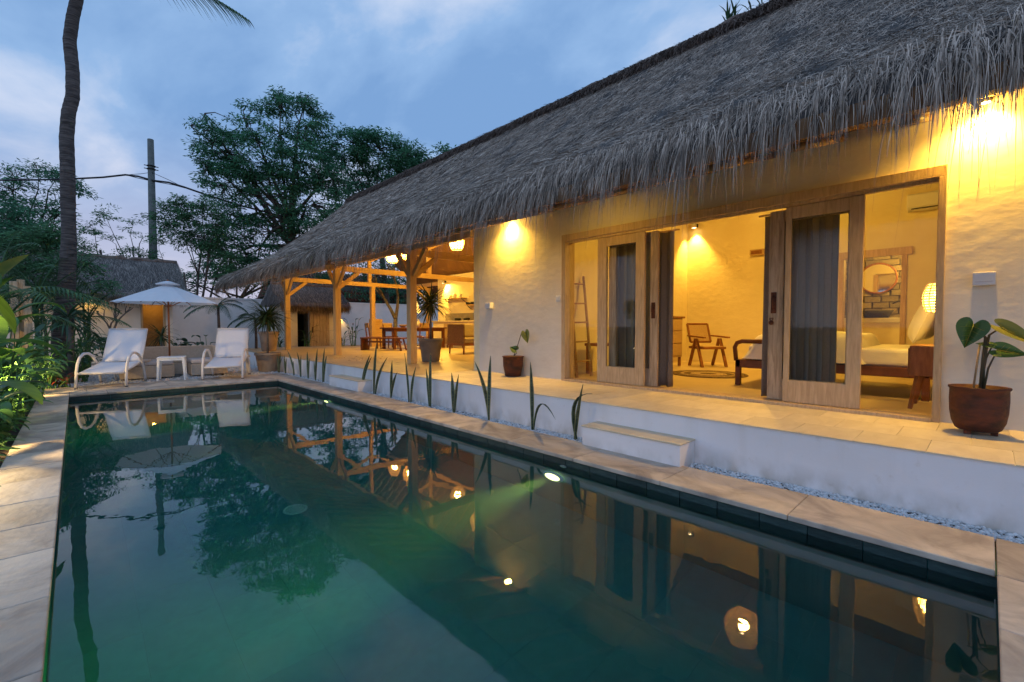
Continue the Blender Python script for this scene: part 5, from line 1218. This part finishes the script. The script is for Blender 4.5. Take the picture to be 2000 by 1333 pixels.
tree('broad dark tree behind the roof, right of the tallest tree', (tb.x, tb.y, -.05),
     [(690, 280, 44), (740, 290, 48), (790, 310, 40), (700, 340, 48), (760, 345, 48), (815, 330, 34), (868, 300, 18), (845, 318, 22), (690, 400, 44), (740, 400, 40), (650, 300, 32), (665, 440, 40), (640, 480, 34)],
     T2, .26, 400, 66, .54, .24, .085, trunk_to=PT(735, 400, T2))
T3 = 24.0; tb = PT(370, 590, T3)
tree('pollarded tree with upright bare stems behind the parasol', (tb.x, tb.y, -.05),
     [(345, 405, 30), (375, 425, 34), (330, 440, 26), (400, 400, 24), (400, 460, 34), (360, 470, 26), (425, 440, 26), (300, 420, 14), (430, 500, 34), (455, 540, 30), (310, 470, 16)], T3, .075, 210, 52, .42, .19, .065, leaf='leaf_tree_b', stems=6)
T4 = 30.0; tb = PT(65, 600, T4)
tree('flat-topped tree at the far left behind the palm trunk', (tb.x, tb.y, -.05),
     [(30, 350, 34), (75, 335, 30), (110, 350, 30), (20, 400, 44), (70, 400, 40), (160, 362, 26), (110, 420, 36), (10, 450, 46), (60, 470, 46), (110, 480, 40), (-40, 380, 60), (-50, 470, 60), (150, 400, 16)], T4, .22, 260, 50, .66, .24, .085, flat=.42)
T5 = 26.0; tb = PT(235, 590, T5)
tree('thin airy tree left of the utility pole', (tb.x, tb.y, -.05),
     [(205, 420, 20), (180, 440, 26), (165, 480, 26), (215, 470, 14), (260, 440, 18), (280, 465, 16), (250, 490, 18), (190, 510, 30), (240, 515, 26), (160, 530, 26), (290, 500, 18)], T5, .10, 90, 40, .42, .18, .06, leaf='leaf_tree_b', stems=3, flat=.35)
T6 = 29.0; tb = PT(420, 560, T6)
tree('low dense dark tree filling the gap beneath the tallest tree', (tb.x, tb.y, -.05),
     [(400, 540, 44), (450, 520, 44), (350, 560, 34), (500, 550, 40), (310, 540, 26), (560, 560, 40), (620, 560, 36), (690, 560, 36), (740, 540, 36), (640, 520, 40), (700, 500, 40)], T6, .2, 190, 55, .66, .24, .09, minz=1.2)
T7 = 34.0; tb = PT(800, 560, T7)
tree('dark tree seen through the open gable of the pavilion', (tb.x, tb.y, -.05), [(770, 540, 40), (830, 540, 44), (800, 580, 40), (740, 580, 36), (860, 590, 40), (900, 520, 50)], T7, .2, 150, 50, .7, .26, .1, minz=1.0)
T8 = 25.5; tb = PT(20, 600, T8)
tree('dark dense tree low at the far left edge, above the bungalow ridge', (tb.x, tb.y, -.05), [(-20, 470, 60), (40, 460, 46), (90, 470, 40), (20, 430, 36), (110, 500, 36), (-40, 520, 60), (60, 510, 40)], T8, .16, 240, 62, .55, .22, .085, minz=1.0)
T9 = 12.6; tb = PT(82, 640, T9)
tree('slender garden tree with airy foliage left of the coconut trunk', (tb.x, tb.y, -.05), [(60, 465, 34), (100, 455, 30), (90, 510, 36), (50, 520, 34), (160, 505, 18), (30, 480, 34), (110, 560, 22), (185, 530, 16), (205, 560, 14)], T9, .045, 150, 44, .26, .13, .042, leaf='leaf_tree_b', flat=.5, minz=1.0)
# coconut palm
def frond(par, root, d, L, droop, n=34, ll=.55, name='frond', mt='leaf_palm', w=.032, parent_world=False):
    d = Vector(d).normalized(); p = Vector(root); m = MB(); pts = []; ds = []
    for i in range(n+1): pts.append(p.copy()); ds.append(d.copy()); p = p + d*(L/n); d = (d + Vector((0, 0, -1))*(droop/n)*(0.5+i/n)).normalized()
    m.tube(pts, [.022*(1-.85*i/n) for i in range(n+1)], 5, False)
    for i in range(3, n+1):
        u = i/n; l = ll*(math.sin(math.pi*min(1, .18+.75*u)))*U(.85, 1.1); side = ds[i].cross(Vector((0, 0, 1)))
        side = side.normalized() if side.length > .01 else Vector((1, 0, 0))
        for s in (-1, 1):
            dd = (side*s*.9 + ds[i]*.65 + Vector((0, 0, -.12))).normalized(); m.blade(pts[i], dd, l, w, U(.5, 1.1), 3, lambda t: (1-t*.9), .1)
    return m.build(name, mt, par)
cp = thing('coconut_palm', 'tall coconut palm with a slightly wavy trunk at the left', 'palm tree', (-.16, 15.4, -.05))
tp = [(120, 668), (122, 640), (128, 590), (131, 540), (135, 470), (133, 400), (132, 330), (130, 270), (134, 220), (142, 190), (142, 140), (136, 80), (142, 35), (150, 0), (156, -35), (163, -80)]
P_ = [PT(px, py, 11.25+i*.02) for i, (px, py) in enumerate(tp)]
O_ = Vector(cp.location); P_[0].z = -.05
m = MB(); PP = []; RR = []
for i in range(len(P_)-1):
    for q in range(6):
        u = q/6; PP.append(P_[i].lerp(P_[i+1], u)-O_); k = len(PP); RR.append((.215-.080*min(1, (i+u)/4.5) if i < 5 else .142-.0025*(i-5))*(1+.04*(k % 2)))
m.tube(PP, RR, 12); m.build('trunk', 'palm_bark', cp)
ctop = P_[-1]-O_
fd = PT(478, 38, 11.6) - O_ - ctop
for k in range(15):
    a = 2*math.pi*k/15 + U(-.2, .2); e = U(.65, 1.25)
    dd = Vector((math.cos(a)*math.cos(e), math.sin(a)*math.cos(e), math.sin(e)))
    frond(cp, ctop, dd, U(3.2, 4.0), U(.5, .9), 30, .85, w=.045)
def aim(v, L, droop, n):
    d0 = Vector(v).normalized()
    for _ in range(40):
        d = d0.copy(); p = Vector()
        for i in range(n): p = p + d*(L/n); d = (d + Vector((0, 0, -1))*(droop/n)*(0.5+i/n)).normalized()
        d0 = (d0 + (Vector(v)-p)*(.5/L)).normalized()
    return d0
frond(cp, ctop, aim(fd, fd.length*1.03, .55, 46), fd.length*1.03, .55, 46, 1.0, w=.05)
for k in range(5): a = U(0, 6.28); m = MB(); m.sphere(ctop+Vector((math.cos(a)*.22, math.sin(a)*.22, -.28)), .13, 10, 7, (1, 1, 1.2)); m.build('coconut', 'leaf_palm', cp)

# utility pole and cables
pole = thing('utility_pole', 'tall grey utility pole behind the bungalow roof', 'utility pole', tuple(PZ(303, 680, -.06).xy)+(-.06,)) 
TPO = 27.0; pb = PT(300, 527, TPO); pt_ = PT(294, 273, TPO); pole.location = (pb.x+(pb.x-pt_.x)*.3, pb.y, -.06)
m = MB(); m.tube([(0, 0, 0), Vector((pb.x, pb.y, pb.z))-Vector(pole.location), Vector((pt_.x, pt_.y, pt_.z))-Vector(pole.location)], [.24, .21, .155], 12); m.build('shaft', 'concrete', pole)
for py in (325, 331): q = PT(295.5, py, TPO)-Vector(pole.location); m = MB(); m.lathe([(.20, -.03), (.23, -.02), (.23, .02), (.20, .03)], q, 10); m.build('collar', 'cable', pole); m = MB(); m.box(q-Vector((.34, .02, .02)), q+Vector((.34, .02, .02))); m.build('bracket', 'cable', pole)
def cable(pts, r, label, t=26.9):
    P_ = [PT(*p, t) for p in pts]; Q_ = []
    for i in range(len(P_)-1):
        for q in range(6): Q_.append(P_[i].lerp(P_[i+1], q/6))
    Q_.append(P_[-1]); m = MB(); m.tube([p-Q_[0] for p in Q_], r, 5); o = m.build('overhead_cable', 'cable', None, loc=Q_[0]); tag(o, label, 'cable', 'overhead cables at the utility pole')
cable([(-60, 353), (60, 352), (120, 351), (200, 347), (245, 342), (270, 345), (298, 353), (330, 357), (360, 366), (400, 380), (470, 402), (560, 425)], .055, 'thick overhead cable bundle crossing behind the utility pole')
cable([(200, 347), (245, 342), (268, 348), (298, 354.5), (340, 362), (362, 368)], .02, 'sagging loop of thin cable just below the thick bundle at the pole')
cable([(245, 342), (275, 340), (296, 337), (330, 352), (362, 368)], .015, 'thin tie cable above the thick bundle, reaching the pole bracket')

# ------------------------------------------------------------------ garden bed on the left
for (x_, y_, h_, lab) in ((-.74, 14.4, 2.2, 'pale square post lit along one edge, left of the palm trunk'), (-.84, 14.6, 2.35, 'dark wooden post left of the pale lit post'), (-.94, 14.5, 2.3, 'grey wooden post behind the banana leaf')):
    m = MB(); m.box((-.06, -.06, 0), (.06, .06, h_)); tag(m.build('wooden_post', 'old_wood', None, bevel=.006, loc=(x_, y_, -.05)), lab, 'post', 'posts in the garden bed')
lp = lambda t: math.sin(math.pi*min(1, .10+.90*t))**.75
def banana(label, loc, leaves):
    t = thing('banana_plant', label, 'banana plant', loc)
    m = MB(); m.tube([(0, 0, 0), (.02, 0, .5), (0, .02, 1.1)], [.07, .06, .04], 9); m.build('stem', 'leaf_garden', t)
    for (root, d, L, w, dr) in leaves:
        r = Vector(root)-Vector(loc); d = Vector(d).normalized(); pet = r - d*.18
        m = MB(); m.tube([(0, .01, 1.0), (pet+Vector((0, 0, 1.0)))*.5+Vector((0, 0, -.02)), pet, r+d*L*.3+Vector((0, 0, -dr*L*.02))], [.022, .018, .014, .008], 6); m.build('petiole', 'leaf_garden', t)
        m = MB(); m.blade(r, d, L, w, dr, 12, lp, .12); m.build('leaf', 'leaf_banana' if L != .86 else 'leaf_yellow', t)  # longest leaf coloured yellow to stand in for warm spotlight on it
banana('banana plant with a torn yellow-lit leaf at the left edge', (-.98, 6.9, -.05),
       [(PT(-70, 640, 4.6), (.35, .3, .9), .72, .26, .7), (PT(-30, 560, 4.7), (.35, .2, -.75), .55, .24, .4), (PT(-60, 690, 4.2), (.6, .3, .35), .7, .26, 1.2), (PT(-75, 600, 4.9), PT(34, 492, 5.0)-PT(-75, 600, 4.9), .86, .27, .35), (PT(-60, 500, 4.8), PT(28, 575, 4.7)-PT(-60, 500, 4.8), .52, .2, .3), (PT(-70, 600, 4.6), PT(20, 655, 4.5)-PT(-70, 600, 4.6), .6, .3, .5), (PT(-50, 760, 4.2), (.5, -.3, .2), .6, .24, 1.5)])
banana('banana plant with one long arching leaf in the garden bed', (-.9, 9.2, -.05),
       [(PT(38, 605, 6.7), (.75, .35, .55), .62, .17, 1.5), (PT(20, 640, 6.6), (.5, -.2, .55), .6, .2, 1.4), (PT(10, 620, 6.6), (-.4, .2, .9), .7, .2, .9), (PT(40, 690, 6.4), (.8, .1, .25), .55, .18, 1.4), (PT(0, 700, 6.2), (.3, -.6, .5), .6, .2, 1.3)])
def canna(label, loc, n, h, L, w, mt='leaf_garden', lean=.35, cat='plant', name='leafy_plant', up=.55):
    t = thing(name, label, cat, loc)
    m = MB(); lf = []
    for i in range(n):
        a = U(0, 6.28); hh = h*U(.45, 1); tip = Vector((math.cos(a)*lean*hh, math.sin(a)*lean*hh, hh)); b_ = Vector((U(-.12, .12), U(-.12, .12), 0))
        m.tube([b_, b_.lerp(tip, .5)+Vector((0, 0, .05*hh)), tip], [.012, .010, .007], 5, False)
        lf.append((tip, Vector((math.cos(a), math.sin(a), U(up-.5, up+.5))), L*U(.7, 1.15), w*U(.8, 1.2), U(.7, 1.7)))
        if rnd() < .7: lf.append((b_.lerp(tip, U(.45, .8)), Vector((math.cos(a+U(1, 5)), math.sin(a+2), U(.1, .8))), L*U(.6, .95), w*U(.7, 1.05), U(.8, 1.8)))
    m.build('stems', 'leaf_garden', t)
    for q in lf: m = MB(); m.blade(*q, 7, lp, .14); m.build('leaf', mt, t)
    return t
GB = [(-.78, 6.9, 14, .75, .42, .15, 'broad-leaved green plant at the near end of the garden bed'), (-.70, 7.9, 16, .75, .42, .13, 'leafy green plant leaning over the coping, second along the bed'),
      (-.72, 8.8, 18, 1.0, .40, .10, 'warmly lit leafy plant beside the arching banana leaf'), (-.68, 9.6, 18, .85, .38, .11, 'low leafy plant halfway along the garden bed'),
      (-.86, 10.4, 20, 1.35, .42, .10, 'tall narrow-leaved plant in the middle of the garden bed'), (-.66, 10.9, 18, .8, .34, .08, 'low leafy plant just before the corner of the stone coping'),
      (-.82, 11.7, 20, 1.2, .40, .09, 'leafy plant behind the coping corner'), (-.92, 9.3, 16, 1.5, .48, .15, 'tall broad-leaved plant behind the arching banana leaf'),
      (-.60, 12.4, 20, .9, .36, .09, 'leafy plant between the coping corner and the palm trunk'), (-.78, 13.2, 20, 1.5, .42, .10, 'tall leafy plant in front of the lit pale post'),
      (-.45, 13.4, 18, .8, .34, .08, 'dark leafy plant at the foot of the palm trunk'), (-.42, 14.4, 20, 1.1, .36, .10, 'dense leafy plant just left of the palm trunk'), (.05, 14.7, 18, .85, .34, .10, 'leafy shrub just right of the palm trunk, behind the left lounger')]
for x_, y_, n_, h_, L_, w_, lab in GB: canna(lab, (x_, y_, -.05), n_, h_, L_, w_, 'leaf_garden' if rnd() < .7 else 'leaf_dark')
canna('bushy dark shrub behind the head of the left lounger', (.1, 15.8, -.05), 18, .95, .34, .10, 'leaf_dark'); canna('upright dark-leaved plant between shrub and lounger back', (.62, 16.9, -.05), 12, .95, .5, .13, 'leaf_dark', .2, up=1.2)
canna('red and yellow leaved low plant beside the left lounger', (-.22, 13.55, -.05), 16, .30, .28, .05, 'leaf_red', .5, name='red_cordyline')
for k, (px, t_, h_, lab) in enumerate(((350, 17.5, .75, 'dark broad-leaved plant against the white wall, behind the sofa left part'), (372, 17.7, .85, 'dark broad-leaved plant against the white wall, behind the sofa middle'), (402, 17.5, .95, 'tallest dark broad-leaved plant against the white wall, left of the thin palm'))):
    q = PT(px, 690, t_); canna(lab, (q.x, q.y, -.05), 9, h_, .42, .18, 'leaf_dark', .3)
for k, (px, t_, h_, mt_, lab) in enumerate(((690, 20.0, 1.5, 'leaf_spiky', 'tall reedy plant beside the shed, against the white wall'), (668, 19.6, .9, 'leaf_dark', 'low dark shrub right of the shed door'), (600, 19.3, 1.1, 'leaf_spiky', 'slender plant beside the dark shed doorway'), (545, 19.5, .8, 'leaf_spiky', 'small plant left of the far pavilion post'))):
    q = PT(px, 684, t_); canna(lab, (q.x, q.y, .1), 12, h_, .4, .06, mt_, .2, up=1.0)
def dracaena_free(label, loc, h, L0, L1, n, w=.05, name='pandanus', mt='leaf_spiky'):
    t = thing(name, label, 'plant', loc); m = MB(); m.tube([(0, 0, 0), (.03, .02, h*.5), (0, 0, h)], [.07, .06, .05], 8); m.build('trunk', 'grey_bark', t)
    spiky_head(t, (0, 0, h), n, L0, L1, w, mt, (-.5, 1.1), (.6, 1.5))
q = PT(118, 610, 10.4); dracaena_free('spiky pandanus with drooping blades right of the palm trunk', (q.x+.12, q.y, -.05), 1.55, .6, 1.0, 60, .055, mt='leaf_dark')
q = PT(315, 640, 15.6); dracaena_free('spiky plant in front of the bungalow doorway, beside the parasol pole', (q.x, q.y, -.05), 1.0, .45, .8, 60, .05)
def areca(label, loc, n, h, L, name='areca_palm', trunk=0.0, ll=.42, mt='leaf_palm'):
    t = thing(name, label, 'palm', loc)
    if trunk: m = MB(); m.tube([(0, 0, 0), (.02, 0, trunk*.5), (0, 0, trunk)], [.055, .05, .04], 8); m.build('trunk', 'palm_bark', t)
    for k in range(n):
        a = 2*math.pi*k/n+U(-.3, .3); e = U(.35, 1.25) if not trunk else U(-.1, .9); d_ = Vector((math.cos(a)*math.cos(e), math.sin(a)*math.cos(e), math.sin(e)))
        r_ = Vector((U(-.08, .08), U(-.08, .08), U(.5, 1.0)*h)) if not trunk else Vector((0, 0, trunk))
        if not trunk: m = MB(); m.tube([(r_.x*.6, r_.y*.6, 0), r_], [.022, .016], 6, False); m.build('cane', 'leaf_palm', t)
        frond(t, r_, d_, L*U(.8, 1.15), U(1.0, 1.9), 22, ll, 'frond', mt, .040)
areca('feathery areca palm behind the garden bed at the left edge', (-.95, 11.9, -.05), 13, 2.0, 1.4); areca('tall feathery areca palm left of the coconut trunk', (-.62, 15.6, -.05), 14, 2.5, 1.6); areca('feathery areca palm in front of the bungalow eave, right of the coconut trunk', (.25, 18.6, -.05), 11, 2.1, 1.4)
areca('dense feathery areca palm against the bungalow, left of the coconut trunk', (-1.0, 18.2, -.05), 16, 3.0, 1.7); areca('feathery areca palm against the bungalow, just right of the coconut trunk', (-.1, 18.4, -.05), 14, 2.7, 1.5)
canna('bushy green shrub under the bungalow eave behind the palm trunk', (.0, 17.0, -.05), 22, 1.3, .36, .11, 'leaf_garden')
areca('feathery areca palm farthest left, behind the wooden posts', (-1.35, 16.2, -.05), 14, 2.6, 1.9)
q = PT(428, 700, 16.8); areca('thin dark young palm between parasol and roof end', (q.x, q.y, -.05), 9, 0, 1.15, 'young_palm', 2.1, .3, 'leaf_dark')
q = PT(500, 700, 17.6); areca('thin dark young palm behind the clay pots', (q.x, q.y, -.05), 9, 0, 1.0, 'young_palm', 1.6, .28, 'leaf_dark')
# frangipani with bare grey branches
def bare(label, loc, h, seed, leaves=0):
    t = thing('frangipani_tree', label, 'tree', loc); random.seed(seed); m = MB(); tips = []
    def grow(p, d, L, r, lv):
        q = p + d*L; m.tube([p, p.lerp(q, .5)+Vector((U(-.03, .03), U(-.03, .03), .02)), q], [r, r*.85, r*.7], 7)
        if lv == 0: tips.append((q, d)); return
        for k in range(2 if lv > 1 else 3):
            a = U(0, 6.28); nd = (d + Vector((math.cos(a), math.sin(a), U(.1, .6)))*U(.45, .8)).normalized(); grow(q, nd, L*U(.6, .85), r*.66, lv-1)
    grow(Vector((0, 0, 0)), Vector((.05, 0, 1)), h*.38, .06*h/2, 3); m.build('trunk', 'grey_bark', t)
    if leaves:
        m = MB()
        for p, d in tips:
            for k in range(leaves): a = U(0, 6.28); m.blade(p, (d*.4+Vector((math.cos(a), math.sin(a), U(-.1, .5)))), U(.18, .32), .07, U(.4, 1), 4, lp, .1)
        m.build('crown', 'leaf_dark', t)
q = PT(216, 660, 15.6); bare('bare grey frangipani against the bungalow wall', (q.x, q.y, -.05), 2.2, 5, 1)
q = PT(770, 680, 20.5); bare('tall grey-stemmed frangipani behind the dining table', (q.x, q.y, 0), 4.2, 9, 3)
random.seed(21)
# low ground cover between the plants
n = 5200; xs = RNG.uniform(-2.0, -.58, n); ys = RNG.uniform(5.5, 15.5, n); P = np.stack([xs, ys, RNG.uniform(-.05, .22, n)*np.clip((-.45-xs)*2, .2, 1.3)], 1)
keep = ~((ys > 13.2) & (xs > -.3)); P = P[keep]; n = len(P)
a = RNG.uniform(0, 6.28, n); D = np.stack([np.cos(a), np.sin(a), RNG.uniform(-.1, 1.1, n)], 1)
o = strands(P, D, RNG.uniform(.08, .22, n), RNG.uniform(.018, .04, n), RNG.uniform(.3, 1.4, n), 3, None, 'ground_cover', 'leaf_garden', None); tag(o, 'low green ground cover in the left garden bed', 'ground cover', kind='stuff')
# weeds on the ridge
for k, (px, py, h_, lab) in enumerate(((1428, 55, .42, 'small leafy weed growing on the thatch ridge, left one'), (1478, 38, .55, 'drooping grass weed growing on the thatch ridge, right one'))):
    q = PX(px, py, XR); t = thing('ridge_weed', lab, 'weed', (q.x, q.y, 6.90)); m = MB()
    for i in range(34 if k == 0 else 9): a_ = U(0, 6.28); m.blade((U(-.06, .06), U(-.1, .1), 0), (math.cos(a_)*.5, math.sin(a_)*.5, 1), h_*U(.5, 1), .035 if k == 0 else .025, U(.4, 1) if k == 0 else U(1.2, 2.2), 4, lp)
    m.build('leaves', 'leaf_dark', t)
# garden spotlights in the bed
def gspot(label, loc, target, e, angle):
    t = thing('garden_spotlight', label, 'spotlight', loc); L = Vector(loc); d = (Vector(target)-L).normalized(); ax = d.to_track_quat('Z', 'Y').to_matrix()
    m = MB(); m.lathe([(.03, -.10), (.045, -.09), (.05, .02), (.045, .02), (.04, -.02)], (0, 0, .22), 14, ax=ax, cap=False); m.build('head', 'black', t)
    m = MB(); m.lathe([(0, .0), (.042, .0)], Vector((0, 0, .22)), 14, ax=ax, cap=False); m.build('lens', 'bulb', t)
    m = MB(); m.tube([(0, 0, 0), (0, 0, .2)], .012, 6); m.build('stake', 'black', t)
    lamp('SPOT', L+Vector((0, 0, .22))+d*.06, e, t, (1, .66, .25), .03, target, angle, .6)
gspot('garden spotlight under the banana plant at the left edge', (-.80, 7.75, -.04), (-.58, 7.45, 1.9), 750, 70)
gspot('garden spotlight hidden among the plants, aimed at the stone coping', (-.80, 7.35, .42), (-.25, 6.5, 0), 150, 95)
gspot('garden spotlight under the arching banana leaf', (-.95, 8.75, -.03), (-.65, 9.5, .9), 330, 120)
gspot('garden spotlight at the foot of the palm trunk', (-.78, 12.85, -.03), (-.55, 13.4, .5), 45, 80)
gspot('garden spotlight at the far end of the bed, near the palm trunk', (-.98, 12.25, .40), (-.1, 12.6, .1), 150, 115)
gspot('garden spotlight low between the leafy plants by the pale post', (-.95, 10.2, .0), (-.7, 11.2, .8), 420, 120)
t = thing('wall_uplight', 'small lit lamp on the white wall behind the tall cabinet', 'lamp', (10.6, 24.95, 1.85)); m = MB(); m.lathe([(.05, 0), (.06, .12)], (0, -.08, 0), 12); m.build('shade', 'black', t); lamp('SPOT', (10.6, 24.84, 1.82), 45, t, size=.03, target=(10.6, 24.9, .2), angle=110)
